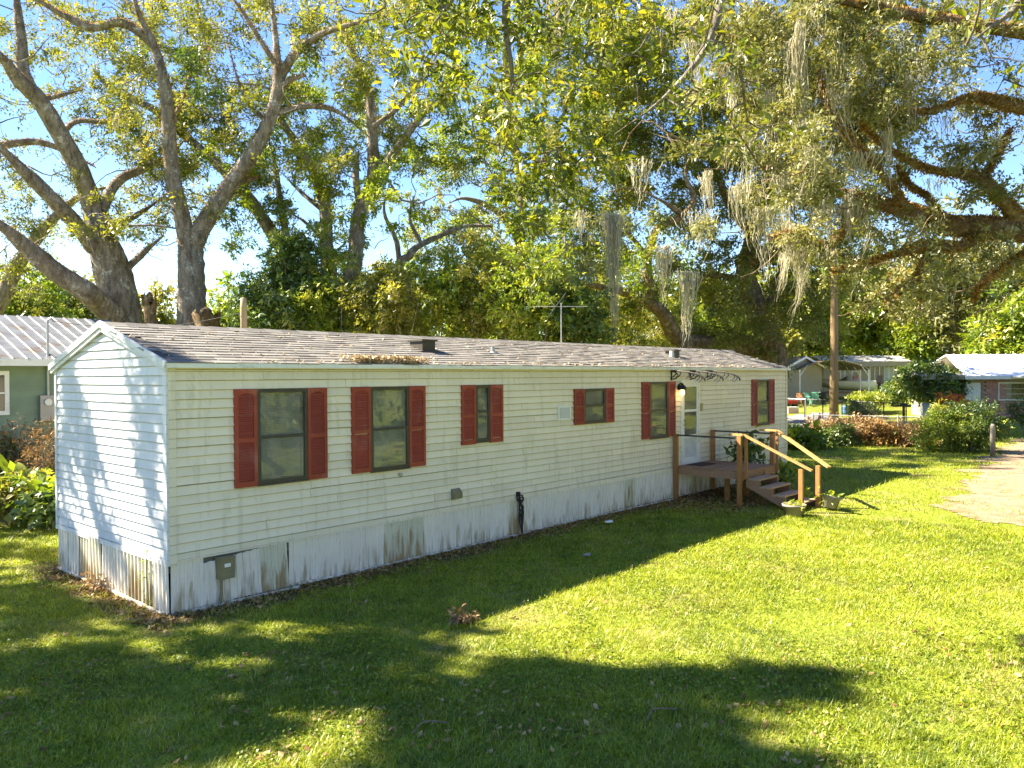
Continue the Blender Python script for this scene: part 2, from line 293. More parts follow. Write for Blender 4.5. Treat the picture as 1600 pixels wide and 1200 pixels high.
# ------------------------------------------------------------------ ground
L, W = 18.28, 3.63
def inpoly(P, poly):
    x, y = P[:, 0], P[:, 1]; r = np.zeros(len(P), bool); n = len(poly)
    for i in range(n):
        x1, y1 = poly[i]; x2, y2 = poly[(i+1) % n]
        c = ((y1 > y) != (y2 > y)) & (x < (x2-x1)*(y-y1)/(y2-y1+1e-12)+x1); r ^= c
    return r
def lownoise(x, y, s=1.0):
    return (np.sin(x*1.7*s+2.1*np.sin(y*0.9*s))+np.sin(y*2.3*s+1.7*np.sin(x*1.1*s+1))+np.sin((x+y)*0.83*s+.5)+np.sin((x-y)*3.1*s+2*np.sin(y*1.9*s)))/4
def ground_mat():
    m, t, out = _mat('lawn_soil'); b = N(t, 'ShaderNodeBsdfPrincipled'); t.links.new(b.outputs[0], out.inputs[0]); b.inputs['Roughness'].default_value = 0.95; b.inputs['Specular IOR Level'].default_value = 0.1
    g1 = ramp(t, noise(t, 14.0, detail=8, rough=0.75), [(0.3, (0.08, 0.11, 0.014)), (0.5, (0.18, 0.22, 0.022)), (0.72, (0.32, 0.32, 0.05))])
    col = mixc(t, ramp(t, noise(t, 0.8, detail=6), [(0.50, (0, 0, 0)), (0.70, (0.75, 0.75, 0.75))]), g1, (0.28, 0.21, 0.10))
    g = N(t, 'ShaderNodeNewGeometry'); sx = N(t, 'ShaderNodeSeparateXYZ'); t.links.new(g.outputs['Position'], sx.inputs[0])
    def box(lo, hi, sock, soft):
        a = N(t, 'ShaderNodeMapRange'); a.inputs[1].default_value = lo-soft; a.inputs[2].default_value = lo; t.links.new(sx.outputs[sock], a.inputs[0])
        c = N(t, 'ShaderNodeMapRange'); c.inputs[1].default_value = hi; c.inputs[2].default_value = hi+soft; c.inputs[3].default_value = 1; c.inputs[4].default_value = 0; t.links.new(sx.outputs[sock], c.inputs[0])
        mm = N(t, 'ShaderNodeMath', operation='MULTIPLY'); t.links.new(a.outputs[0], mm.inputs[0]); t.links.new(c.outputs[0], mm.inputs[1]); return mm.outputs[0]
    mm = N(t, 'ShaderNodeMath', operation='MULTIPLY'); t.links.new(box(-0.3, L+0.3, 0, 0.5), mm.inputs[0]); t.links.new(box(-0.35, W+0.3, 1, 0.6), mm.inputs[1])
    ad = N(t, 'ShaderNodeMath', operation='MULTIPLY_ADD'); t.links.new(noise(t, 3.0), ad.inputs[0]); ad.inputs[1].default_value = 1.2; ad.inputs[2].default_value = -0.1
    m2 = N(t, 'ShaderNodeMath', operation='MULTIPLY'); t.links.new(mm.outputs[0], m2.inputs[0]); t.links.new(ad.outputs[0], m2.inputs[1])
    soil = ramp(t, noise(t, 30.0), [(0.3, (0.05, 0.035, 0.02)), (0.7, (0.16, 0.115, 0.07))])
    col = mixc(t, ramp(t, m2.outputs[0], [(0.2, (0, 0, 0)), (0.5, (1, 1, 1))]), col, soil)
    t.links.new(col, b.inputs['Base Color'])
    bp = N(t, 'ShaderNodeBump'); bp.inputs['Strength'].default_value = 0.8; bp.inputs['Distance'].default_value = 0.05
    t.links.new(noise(t, 22.0, detail=8), bp.inputs['Height']); t.links.new(bp.outputs[0], b.inputs['Normal']); return m
gx = np.concatenate((np.arange(-300, -20, 20), np.arange(-20, 40, 0.6), np.arange(40, 70, 1.0), np.arange(70, 620, 25)))
gy = np.concatenate((np.arange(-400, -30, 20), np.arange(-30, 20, 0.6), np.arange(20, 40, 2), np.arange(40, 620, 25)))
X, Y = np.meshgrid(gx, gy, indexing='ij'); Vg = np.column_stack((X.ravel(), Y.ravel(), gz(X, Y).ravel()))
i, j = np.meshgrid(np.arange(len(gx)-1), np.arange(len(gy)-1), indexing='ij'); k = (i*len(gy)+j).ravel()
ground = np_obj('ground', Vg, np.column_stack((k, k+len(gy), k+len(gy)+1, k+1)), ground_mat(), smooth=True)
tag(ground, 'green lawn and bare soil around the mobile home', 'ground', kind='structure')

def sheet(name, pix, mat, label, lift=0.012, zs=0.0, step=0.14, jit=0.55):
    """a thin irregular patch lying on the ground, its rim given by sight lines to the ground"""
    P = np.array([gspot(a, b, zs)[:2] for a, b in pix]); Q = catmull(np.vstack((P, P[:1])), 8)[:-1]
    lo = Q.min(0); hi = np.minimum(Q.max(0), lo+40); nx, ny = ((hi-lo)/step).astype(int)+2
    I, J = np.meshgrid(np.arange(nx), np.arange(ny), indexing='ij'); X_ = lo[0]+I*step; Y_ = lo[1]+J*step
    cx = (X_[:-1, :-1]+step/2).ravel(); cy_ = (Y_[:-1, :-1]+step/2).ravel()
    C = np.column_stack((cx+jit*lownoise(cx, cy_, 2.1), cy_+jit*lownoise(cy_+7, cx, 1.7))); k = (I[:-1, :-1]*ny+J[:-1, :-1]).ravel()[inpoly(C, Q)]
    F = np.column_stack((k, k+ny, k+ny+1, k+1)); V = np.column_stack((X_.ravel(), Y_.ravel(), (gz(X_, Y_)+lift).ravel()))
    u, inv = np.unique(F, return_inverse=True); o = np_obj(name, V[u], inv.reshape(F.shape), mat, smooth=True)
    tag(o, label, name.replace('_', ' '), kind='structure'); return Q
G['sand'] = M('sandy_soil', (0.33, 0.25, 0.165), (0.20, 0.145, 0.09), 2.2, 0.95, 0.6, 30, 0.1, stain=(0.16, 0.12, 0.06), stain_scale=1.4)
G['asphalt'] = M('old_asphalt', (0.27, 0.26, 0.25), (0.19, 0.18, 0.17), 8, 0.9, 0.3, 60, 0.1)
DRIVE = sheet('driveway', [(1720, 672), (1600, 684), (1560, 703), (1530, 728), (1506, 755), (1486, 785), (1500, 806), (1560, 818), (1700, 832), (1800, 745)], G['sand'], 'sandy track along the right of the lawn')
ROAD = sheet('path', [(1180, 655), (1235, 654), (1300, 653), (1290, 668), (1230, 670), (1180, 668)], G['asphalt'], 'pale grey paved lane beyond the wire fence')

def blades(n, rmin, rmax, falloff, amin, amax, hmul, seed):
    g = np.random.default_rng(seed); u = g.random(n); e = 2-falloff
    r = (rmin**e+u*(rmax**e-rmin**e))**(1/e); a = YAW+np.radians(g.uniform(amin, amax, n))
    P = np.column_stack((CAM[0]+r*np.cos(a), CAM[1]+r*np.sin(a))); x, y = P.T
    keep = ~((x > -0.02) & (x < L) & (y > -0.03) & (y < W))
    edge = np.maximum.reduce([np.maximum(-x, x-L), np.maximum(-y, y-W)]); keep &= (edge > 0.45+0.35*lownoise(x, y, 2)) | (g.random(n) < 0.25)
    keep &= ~((x > 11.7) & (x < 13.6) & (y > -2.3) & (y < 0)) | (g.random(n) < 0.06)
    for poly, pr in ((DRIVE, 0.06), (ROAD, 0.0)): keep &= ~inpoly(P, poly) | (g.random(n) < pr+0.35*(lownoise(x, y, 0.8) > 0.22))
    dc = DRIVE.mean(0); ring = inpoly(P, DRIVE) & ~inpoly(P, (DRIVE-dc)*0.80+dc); keep |= ring & (g.random(n) < 0.55)
    keep &= (lownoise(x+3, y, 0.9) < 0.48) | (g.random(n) < 0.5)
    keep &= (lownoise(x*1.2+1, y, 3.4) < 0.30) | (g.random(n) < 0.5); keep &= (lownoise(x+7, y*1.1, 6.5) < 0.34) | (g.random(n) < 0.6)
    P = P[keep]; r = r[keep]; m = len(P); th = g.uniform(0, 2*math.pi, m); ln = g.uniform(0.3, 1.6, m)
    sc = np.maximum(1, (r/9.0))**0.75
    h = g.uniform(0.020, 0.050, m)*hmul*sc**0.5*(1+0.35*lownoise(P[:, 0], P[:, 1], 1.6))*(1+1.1*np.clip(lownoise(P[:, 0]*1.1, P[:, 1]+2, 7.5)-0.12, 0, 1)); wd = g.uniform(0.003, 0.0065, m)*sc
    z = gz(P[:, 0], P[:, 1]); B = np.column_stack((P, z-0.004)); d = np.column_stack((np.cos(th), np.sin(th), np.zeros(m)))
    s = np.column_stack((-np.sin(th), np.cos(th), np.zeros(m)))*wd[:, None]
    tip = B+d*(h*ln)[:, None]; tip[:, 2] += h
    V = np.stack((B-s, B+s, tip), 1).reshape(-1, 3); F = np.arange(3*m).reshape(-1, 3)
    t = 0.42+0.24*lownoise(P[:, 0], P[:, 1], 0.6)+0.16*lownoise(P[:, 0]+5, P[:, 1], 2.3)+0.16*lownoise(P[:, 0], P[:, 1], 5.5)+g.normal(0, 0.19, m)
    dry = g.random(m) < 0.05+0.06*(lownoise(P[:, 0]+9, P[:, 1], 1.3) > 0.25); t[dry] = g.uniform(0.9, 1.0, dry.sum())
    return V, F, np.clip(t, 0, 1)
acc = Acc(); acc.add(*blades(560000, 4.6, 17, 1.4, -37, 38, 1.0, 3)); acc.add(*blades(170000, 15, 48, 1.3, -37, 37, 1.25, 4))
tag(acc.build('grass', G['grass']), 'short green lawn grass covering the yard', 'grass', kind='stuff')
def flat_leaves(P, size, g, up=0.35):
    """small bent leaves lying about at points P"""
    m = len(P); n = g.normal(0, up, (m, 3)); n[:, 2] = 1; n /= np.linalg.norm(n, axis=1)[:, None]
    a = g.normal(0, 1, (m, 3)); a -= n*(a*n).sum(1)[:, None]; a /= np.linalg.norm(a, axis=1)[:, None]; b = np.cross(n, a)
    s = size*g.uniform(0.6, 1.3, m); s = s[:, None]; a = a*s; b = b*s*0.32
    V = np.stack((P-a*0.5, P+b-n*s*0.08+a*0.05, P+a*0.5, P-b-n*s*0.08+a*0.05), 1).reshape(-1, 3)
    return V, np.arange(4*m).reshape(-1, 4)
g = np.random.default_rng(21)
def weeds():
    a = YAW+np.radians(g.uniform(-37, 38, 60000)); r = (4.6**0.6+g.random(60000)*(15**0.6-4.6**0.6))**(1/0.6)
    P = np.column_stack((CAM[0]+r*np.cos(a), CAM[1]+r*np.sin(a))); P = P[(lownoise(P[:, 0]*1.3+4, P[:, 1], 1.1) > 0.0) & ~((P[:, 1] > -0.3) & (P[:, 0] > -0.3) & (P[:, 1] < W+.3))]
    m = len(P); Q = np.column_stack((P, gz(*P.T)+g.uniform(0.015, 0.05, m))); V, F = flat_leaves(Q, 0.026, g, 0.5); V2 = V.reshape(-1, 4, 3); c = Q[:, None]
    V2[:, 1] += (V2[:, 1]-c[:, 0])*0.9; V2[:, 3] += (V2[:, 3]-c[:, 0])*0.9
    return V2.reshape(-1, 3), F, np.clip(g.normal(0.28, 0.13, m), 0, 0.7)
V, F, T = weeds(); tag(np_obj('clover', V, F, G['grass'], None, T), 'low broad-leaved clover and weeds mixed into the lawn', 'ground cover', kind='stuff')
def litter():
    a = YAW+np.radians(g.uniform(-36, 37, 14000)); r = (4.8+g.random(14000)**1.3*26); P = np.column_stack((CAM[0]+r*np.cos(a), CAM[1]+r*np.sin(a)))
    P = P[(lownoise(P[:, 0], P[:, 1]+5, 1.1)+g.normal(0, 0.2, 14000) > 0.25)]
    n2 = 5200; Q = np.column_stack((g.uniform(-0.4, L, n2), -np.abs(g.normal(0.05, 0.28, n2)))); q2 = np.column_stack((-np.abs(g.normal(0.03, 0.22, 700)), g.uniform(-.1, W, 700)))
    q3 = np.column_stack((g.uniform(10.2, 13.8, 2200), -g.uniform(0, 2.0, 2200))); P = np.vstack((P, Q, q2, q3)); P = P[~((P[:, 0] > 0) & (P[:, 0] < L) & (P[:, 1] > -0.03) & (P[:, 1] < W))]
    Q = np.column_stack((P, gz(*P.T)+g.uniform(0.008, 0.035, len(P)))); V, F = flat_leaves(Q, 0.062, g, 0.6); return V, F, np.clip(g.random(len(P))+np.where(P[:, 1] < -2.8, 0.3, 0), 0, 1)
V, F, T = litter(); tag(np_obj('fallen_leaves', V, F, G['litter'], None, T), 'dry fallen oak leaves scattered over lawn and along the skirting', 'leaf litter', kind='stuff')

# ------------------------------------------------------------------ the mobile home
home = thing('mobile_home', 'long cream and white single-wide mobile home with red shutters and grey shingle roof', 'mobile home')
ZS, ZE, ZR = 0.66, 3.05, 3.60
#   shutter-left, frame-left, frame-right, shutter-right, bottom, top, meeting rail, shutter bottom
WIN = [(0.84, 1.17, 1.91, 2.24, 1.47, 2.69, 2.07, 1.44), (2.67, 3.02, 3.74, 4.09, 1.47, 2.69, 2.07, 1.45), (4.90, 5.24, 5.57, 5.91, 1.76, 2.69, 2.25, 1.71),
       (7.98, 8.32, 9.02, 9.34, 1.93, 2.58, 2.26, 1.89), (10.42, 10.76, 11.50, 11.84, 1.47, 2.69, 2.07, 1.45), (15.90, 16.22, 16.98, 17.35, 1.49, 2.71, 2.10, 1.47)]
DOOR = (12.14, 12.99, 0.79, 2.71)
HOLES = [(a[1], a[2], a[4], a[5]) for a in WIN]+[DOOR]
def cut(x0, x1, z0, z1, holes):
    """rectangles left of [x0,x1]x[z0,z1] once the openings are out"""
    out = [(x0, x1, z0, z1)]
    for a, b, c, d in holes:
        nxt = []
        for p, q, r, s in out:
            if b <= p or a >= q or d <= r or c >= s: nxt.append((p, q, r, s)); continue
            if a > p: nxt.append((p, a, r, s))
            if b < q: nxt.append((b, q, r, s))
            lo, hi = max(p, a), min(q, b)
            if c > r: nxt.append((lo, hi, r, c))
            if d < s: nxt.append((lo, hi, d, s))
        out = nxt
    return out
mb = MB()
xs = [0.03]+sorted(sum([[h[0], h[1]] for h in HOLES], []))+[L-0.03]
for a, b in zip(xs[:-1], xs[1:]):
    hh = [h for h in HOLES if h[0] <= a+1e-6 and h[1] >= b-1e-6]
    if hh: mb.box(a, b, 0.02, 0.07, 0.5, hh[0][2]); mb.box(a, b, 0.02, 0.07, hh[0][3], 3.02)
    else: mb.box(a, b, 0.02, 0.07, 0.5, 3.02)
wall = mb.build('wall', G['room'], home); wall['label'] = 'cream front wall of lapped siding boards'
PITCHZ = 0.116
def course_piece(u0, u1, z0, z1, zc, place):
    """one lapped board: u along the wall, place(u, out, z) -> xyz; zc is the course's own foot"""
    def out(z): return 0.027-0.024*(z-zc)/PITCHZ
    ring = [(0.0, z0), (out(z0), z0)]
    if z0 == zc: ring = [(0.0, z0+0.004), (out(z0)-0.006, z0), (out(z0), z0+0.004)]
    ring += [(out(z0+(z1-z0)*0.55)-0.001, z0+(z1-z0)*0.55), (out(z1), z1), (0.0, z1)]
    m = MB(); n = len(ring)
    vs = [place(u0, o, z) for o, z in ring]+[place(u1, o, z) for o, z in ring]
    m.add(vs, [(i, (i+1) % n, n+(i+1) % n, n+i) for i in range(n)]+[tuple(range(n))[::-1], tuple(range(n, 2*n))]); return m
front = lambda u, o, z: (u, -o, z)
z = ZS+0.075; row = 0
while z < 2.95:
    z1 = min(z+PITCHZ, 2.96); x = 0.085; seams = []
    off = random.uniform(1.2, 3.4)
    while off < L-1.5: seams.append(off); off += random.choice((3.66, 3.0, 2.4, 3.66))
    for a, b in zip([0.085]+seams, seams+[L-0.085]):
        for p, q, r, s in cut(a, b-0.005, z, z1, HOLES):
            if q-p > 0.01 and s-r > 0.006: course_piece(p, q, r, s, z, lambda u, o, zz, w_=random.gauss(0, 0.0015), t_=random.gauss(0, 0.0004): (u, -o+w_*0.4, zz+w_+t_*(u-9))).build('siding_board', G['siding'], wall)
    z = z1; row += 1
for name, x0, x1, y0, z0, z1 in [('corner_trim', -0.005, 0.085, -0.026, 0.60, 3.0), ('corner_trim', L-0.085, L, -0.026, 0.60, 3.0)]:
    MB().box(x0, x1, y0-0.008, 0.0, z0, z1).build(name, G['siding'], wall)
x = 0.088
for k, e in enumerate((3.2, 7.1, 11.0, 14.6, L-0.088)):
    MB().box(x, e-0.004, -0.022, -0.001, ZS-0.005, ZS+0.07).box(x, e-0.004, -0.034, -0.001, ZS-0.028+0.004*(k % 2), ZS-0.008).build('base_trim', G['siding'], wall); x = e
MB().box(0.088, L-0.088, -0.020, 0.0, 2.962, 3.02).box(0.0, L, -0.05, -0.021, 2.985, 3.035).build('eave_trim', G['siding'], wall)

# gable end facing left
gable = MB().box(0.02, 0.06, 0.03, W-0.03, 0.5, 3.02).prism([(0.02, 0.03, 3.02), (0.02, W-0.03, 3.02), (0.02, W/2, 3.56)], (0.04, 0, 0)).build('wall', G['room'], home)
gable['label'] = 'white gable end wall of lapped siding boards'
z = ZS+0.02; sl_ = (ZR-ZE)/(W/2)
def yr(z): return 0.06 if z < 3.0 else 0.02+(z-3.0)/sl_
while z < ZR-0.07:
    z1 = min(z+PITCHZ, ZR-0.04); mm = MB(); ring = [(0.0, z+0.004), (0.016, z), (0.024, z+0.004), (0.014, z+(z1-z)*0.55), (0.002, z1), (0.0, z1)]
    n = len(ring); vs = [(-o, yr(zz), zz) for o, zz in ring]+[(-o, W-yr(zz), zz) for o, zz in ring]
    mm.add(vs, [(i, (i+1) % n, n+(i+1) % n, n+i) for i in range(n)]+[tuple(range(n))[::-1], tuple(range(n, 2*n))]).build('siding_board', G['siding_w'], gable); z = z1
MB().box(-0.033, -0.006, -0.034, 0.06, 0.60, 3.0).build('corner_trim', G['siding_w'], gable)
MB().box(-0.033, 0.0, W-0.06, W+0.01, 0.60, 3.0).build('corner_trim', G['siding_w'], gable)
MB().box(-0.030, -0.001, 0.06, W-0.06, ZS-0.055, ZS+0.018).build('base_trim', G['siding_w'], gable)
for sgn in (0, 1):
    f = (lambda y: y) if sgn == 0 else (lambda y: W-y)
    MB().bar((-0.045, f(-0.09), 2.985), (-0.045, f(W/2), 3.545), 0.035, 0.12).build('rake_trim', G['siding_w'], gable)
    MB().bar((-0.070, f(-0.10), 3.015), (-0.070, f(W/2), 3.585), 0.022, 0.085).build('rake_edge', G['siding_w'], gable)
back = MB().box(0.0, L, W-0.06, W, 0.05, 3.02).box(L-0.06, L, 0.0, W-0.061, 0.05, 3.02).prism([(L-0.06, 0.0, 3.02), (L-0.06, W, 3.02), (L-0.06, W/2, 3.56)], (0.06, 0, 0)).build('wall', G['siding'], home); back['label'] = 'far side and rear walls of the home'
MB().box(0.07, L-0.07, 0.08, W-0.07, 0.60, 0.66).build('floor', G['dark'], home)
MB().box(0.07, L-0.07, 1.6, 1.64, 0.67, 3.0).build('partition', G['room'], home)

# roof
rf = MB(); e0, e1 = -0.09, W+0.09; xr0, xr1 = -0.050, L+0.08
def zroof(y): return ZE-0.02+(W/2-abs(y-W/2)+0.09)*(ZR-ZE)/(W/2+0.09)
for a, b in ((e0, W/2), (e1, W/2)):
    rf.add([(xr0, a, zroof(a)), (xr1, a, zroof(a)), (xr1, b, zroof(b)), (xr0, b, zroof(b)), (xr0, a, zroof(a)-0.045), (xr1, a, zroof(a)-0.045), (xr1, b, zroof(b)-0.045), (xr0, b, zroof(b)-0.045)],
           [(0, 1, 2, 3), (7, 6, 5, 4), (0, 4, 5, 1), (1, 5, 6, 2), (2, 6, 7, 3), (3, 7, 4, 0)])
roof = rf.build('roof', M('roof_felt', (0.13, 0.115, 0.105), (0.09, 0.08, 0.07), 20, 0.95, spec=0.1), home)
SLOPE = math.atan2(ZR-ZE, W/2+0.09); ca, sa = math.cos(SLOPE), math.sin(SLOPE); SL = (W/2+0.09)/ca
EXP, TAB = 0.141, 0.305
def tabmesh():
    a, b, h = TAB-0.006, EXP+0.03, 0.009; me = bpy.data.meshes.new('shingle')
    v = [(0, 0, 0.002), (a, 0, 0.002), (a, b, 0.0), (0, b, 0.0), (0.003, 0.002, h+0.006), (a-0.003, 0.002, h+0.006), (a, b, 0.003), (0, b, 0.003)]
    me.from_pydata(v, [], [(0, 3, 2, 1), (4, 5, 6, 7), (0, 1, 5, 4), (1, 2, 6, 5), (2, 3, 7, 6), (3, 0, 4, 7)]); me.materials.append(G['shingle']); return me
tm = tabmesh(); tv = np.array([q.co for q in tm.vertices]); tf = np.array([tuple(p.vertices) for p in tm.polygons])
rest = Acc(); nrow = int(SL/EXP); tabs = []
for r in range(nrow):
    u = r*EXP-0.012; xo = xr0-0.005+(-(r % 2)*TAB*0.5)-(r % 3)*0.04
    for c in range(int((xr1-xr0)/TAB)+2):
        x = xo+c*TAB
        if x < xr0-0.08 or x+TAB > xr1+0.1: continue
        tabs.append((x, u+random.gauss(0, 0.004), random.gauss(0, 0.006)))
tabs.sort(key=lambda q: q[0])
for n_, (x, u, tw) in enumerate(tabs):
    y = e0+u*ca; zz = zroof(e0)+u*sa+0.003
    if n_ < 290: link('shingle', tm, None, roof, (x, y, zz), (SLOPE+random.gauss(0, 0.012), 0, tw))
    else:
        V = tv.copy(); V[:, 2] *= random.uniform(0.8, 1.5); V2 = np.column_stack((V[:, 0]+x, V[:, 1]*ca-V[:, 2]*sa+y, V[:, 1]*sa+V[:, 2]*ca+zz)); rest.add(V2, tf, np.full(len(tf), random.random()))
o = rest.build('shingle_field', G['shingle'], roof); o['kind'] = 'stuff'
ridge = Acc()
for c in range(62):
    x = xr0+c*0.3; s = 0.135
    V = np.array([(x, W/2-s, ZR-s*sa/ca-0.012), (x+0.31, W/2-s, ZR-s*sa/ca-0.018), (x+0.31, W/2, ZR+0.004), (x, W/2, ZR+0.012), (x+0.31, W/2+s, ZR-s*sa/ca-0.018), (x, W/2+s, ZR-s*sa/ca-0.012)])
    V[:, 2] += 0.006; ridge.add(V, [(0, 1, 2, 3), (3, 2, 4, 5)], np.full(2, random.random()))
ridge.build('ridge_cap', G['shingle'], roof)
MB().box(xr0, xr1, e0-0.012, e0-0.001, ZE-0.075, ZE-0.012).build('drip_edge', G['white'], roof)
def roofbox(x, y, wx, wy, h, name, mat, hood=True):
    zt = zroof(y); m = MB().box(x-wx/2, x+wx/2, y-wy/2, y+wy/2, zt-0.06, zt+h)
    if hood: m.box(x-wx/2-0.03, x+wx/2+0.03, y-wy/2-0.03, y+wy/2+0.03, zt+h, zt+h+0.03).box(x-wx/2-0.12, x+wx/2+0.12, y-wy/2-0.10, y-wy/2-0.001, zroof(y-wy/2-.05)-0.02, zroof(y-wy/2-.05)+0.02)
    return m.build(name, mat, roof)
roofbox(4.93, 0.95, 0.30, 0.32, 0.13, 'roof_vent', G['bronze'])
pv = MB().lathe([(0.12, -0.03), (0.05, 0.03), (0.04, 0.035), (0.04, 0.12)], (6.56, 0.80, zroof(0.80)), 12).build('vent_pipe', G['galv'], roof)
roofbox(13.5, 1.0, 0.26, 0.26, 0.12, 'roof_vent', G['bronze']); MB().lathe([(0.045, -0.03), (0.045, 0.16)], (13.2, 0.85, zroof(0.85)), 12).build('vent_pipe', G['white'], roof)

# skirting of ribbed upright panels
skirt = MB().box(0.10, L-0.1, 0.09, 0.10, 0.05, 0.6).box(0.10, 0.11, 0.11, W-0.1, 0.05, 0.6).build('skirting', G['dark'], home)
PW = 0.405
def panelmesh(h):
    m = MB(); pr = []; nr = 4
    for k in range(nr):
        a = k*PW/nr; d = PW/nr; pr += [(a, 0.0), (a+d*0.60, 0.0), (a+d*0.67, -0.023), (a+d*0.90, -0.023)]
    pr.append((PW-0.003, 0.0)); n = len(pr)
    vs = [(u, o, 0) for u, o in pr]+[(u, o, h) for u, o in pr]+[(u, o+0.003, 0) for u, o in pr]+[(u, o+0.003, h) for u, o in pr]
    m.add(vs, [(i, i+1, n+i+1, n+i) for i in range(n-1)]+[(2*n+i+1, 2*n+i, 3*n+i, 3*n+i+1) for i in range(n-1)]+[(n+i, n+i+1, 3*n+i+1, 3*n+i) for i in range(n-1)])
    me = bpy.data.meshes.new('skirt_panel'); me.from_pydata(m.v, [], m.f); return me
pm, pmo = panelmesh(0.66), panelmesh(0.66); pm.materials.append(G['skirt']); pmo.materials.append(G['skirt_old'])
k = 0; x = 0.02
while x < L-0.1:
    old = k in (3, 8, 9, 15, 24, 31, 37) ; dz = {0: -0.005, 1: -0.105, 2: -0.072, 3: -0.038}.get(k, random.uniform(-0.008, 0.006))
    tilt = {1: 0.082, 2: 0.082, 3: 0.082}.get(k, random.gauss(0, 0.002))
    link('skirt_panel', pmo if old else pm, None, skirt, (x, -0.004+random.uniform(-0.006, 0.006), 0.005+dz), (random.gauss(0.008, 0.008), -tilt, random.gauss(0, 0.004))); x += PW; k += 1
y = W-0.02; k = 0
while y > 0.1:
    old = k in (2, 3, 6, 7); link('skirt_panel', pmo if old else pm, None, skirt, (-0.004+random.uniform(-0.008, 0.004), y, 0.0+random.uniform(-0.02, 0.0)), (random.gauss(0.0, 0.02), random.gauss(0, 0.02), -math.pi/2+random.gauss(0, 0.01))); y -= PW; k += 1
x = 0.25
for e, dz, dy in ((1.75, 0.0, -0.09), (3.4, 0.02, -0.03), (6.6, 0.01, -0.06), (9.4, 0.015, -0.05), (11.6, 0.01, -0.12), (14.3, 0.02, -0.04), (18.0, 0.01, -0.05)):
    MB().bar((x, dy*0.5-0.02, 0.02+dz), (e-0.02, dy-0.02, 0.02), 0.035, 0.03).build('skirt_rail', G['skirt'], skirt); x = e
MB().bar((-0.04, 1.75, 0.03), (-0.05, 0.1, 0.02), 0.04, 0.03).build('skirt_rail', G['skirt'], skirt); MB().bar((-0.03, 3.55, 0.03), (-0.05, 2.1, 0.02), 0.04, 0.03).build('skirt_rail', G['skirt'], skirt)

# windows with shutters
def window(fl, fr, zb, zt, zm, curtain):
    fw_ = 0.035; m = MB().box(fl-0.01, fl+fw_, -0.045, 0.03, zb-0.01, zt+0.01).box(fr-fw_, fr+0.01, -0.045, 0.03, zb-0.01, zt+0.01).box(fl+fw_, fr-fw_, -0.045, 0.03, zt-fw_, zt+0.01).box(fl+fw_, fr-fw_, -0.045, 0.03, zb-0.01, zb+fw_)
    w_ = m.build('window', G['bronze'], home)
    MB().box(fl+fw_, fr-fw_, -0.040, 0.005, zm-0.018, zm+0.018).build('meeting_rail', G['bronze'], w_)
    MB().box(fl-0.015, fr+0.015, -0.065, -0.02, zb-0.035, zb-0.011).build('sill', G['bronze'], w_)
    MB().box(fl+fw_, fr-fw_, -0.012, -0.008, zm+0.018, zt-fw_).build('pane', G['glass'], w_); MB().box(fl+fw_, fr-fw_, -0.030, -0.026, zb+fw_, zm-0.018).build('pane', G['glass'], w_)
    for xx in (fl+fw_, fr-fw_-0.012): MB().box(xx, xx+0.012, -0.036, -0.022, zb+fw_, zm-0.018).build('sash_stile', G['bronze'], w_)
    if curtain == 'blind':
        s = MB(); q = zb+0.05
        while q < zt-0.05:
            s.add([(fl+0.05, 0.040, q), (fr-0.05, 0.040, q), (fr-0.05, 0.052, q+0.017), (fl+0.05, 0.052, q+0.017)], [(0, 1, 2, 3)]); q += 0.021
        s.box(fl+0.04, fr-0.04, 0.036, 0.06, zt-0.06, zt-0.035); s.build('blind', G['blind2'] if 3 < fl+1 < 4.2 else G['blind'], w_)
    else:
        s = MB(); n = int((fr-fl)/0.02)
        pts = [(fl+0.02+i*(fr-fl-0.04)/n, 0.055+0.012*math.sin(i*1.9)+0.006*math.sin(i*0.7)) for i in range(n+1)]
        s.add([(a, b, zb) for a, b in pts]+[(a, b, zt) for a, b in pts], [(i, i+1, n+2+i, n+1+i) for i in range(n)]); s.build('curtain', G['blind'], w_, True)
def shutter(x0, x1, z0, z1):
    st = 0.05; zm = z0+(z1-z0)*0.48; m = MB().box(x0, x0+st, -0.052, -0.016, z0, z1).box(x1-st, x1, -0.052, -0.016, z0, z1)
    m.box(x0+st, x1-st, -0.052, -0.016, z0, z0+0.075).box(x0+st, x1-st, -0.052, -0.016, zm-0.03, zm+0.03).box(x0+st, x1-st, -0.052, -0.016, z1-0.055, z1)
    n = 8; arch = [(x0+st+(x1-x0-2*st)*i/n, z1-0.055-0.03*(1-math.sin(math.pi*i/n))) for i in range(n+1)]
    for i in range(n):
        (a, b), (c, d) = arch[i], arch[i+1]; m.prism([(a, -0.051, b), (c, -0.051, d), (c, -0.051, z1-0.054), (a, -0.051, z1-0.054)], (0, 0.03, 0))
    m.box(x0+st, x1-st, -0.022, -0.016, z0+0.07, z1-0.05)
    s = m.build('shutter', G['shutter'], home); lv = MB(); q = z0+0.085
    while q < z1-0.075:
        if not zm-0.045 < q < zm+0.028: lv.add([(x0+st-.002, -0.046, q), (x1-st+.002, -0.046, q), (x1-st+.002, -0.033, q+0.024), (x0+st-.002, -0.033, q+0.024), (x0+st-.002, -0.046, q+0.004), (x1-st+.002, -0.046, q+0.004)], [(0, 1, 2, 3), (4, 5, 2, 3), (0, 1, 5, 4)])
        q += 0.0265
    lv.build('louver_panel', G['shutter'], s)
for i, (sl0, fl, fr, sr, zb, zt, zm, zsb) in enumerate(WIN):
    window(fl, fr, zb, zt, zm, 'curtain' if i in (2, 3, 4) else 'blind')
    shutter(sl0, fl-0.012, zsb, zt+0.015); shutter(fr+0.012, sr, zsb, zt+0.015)

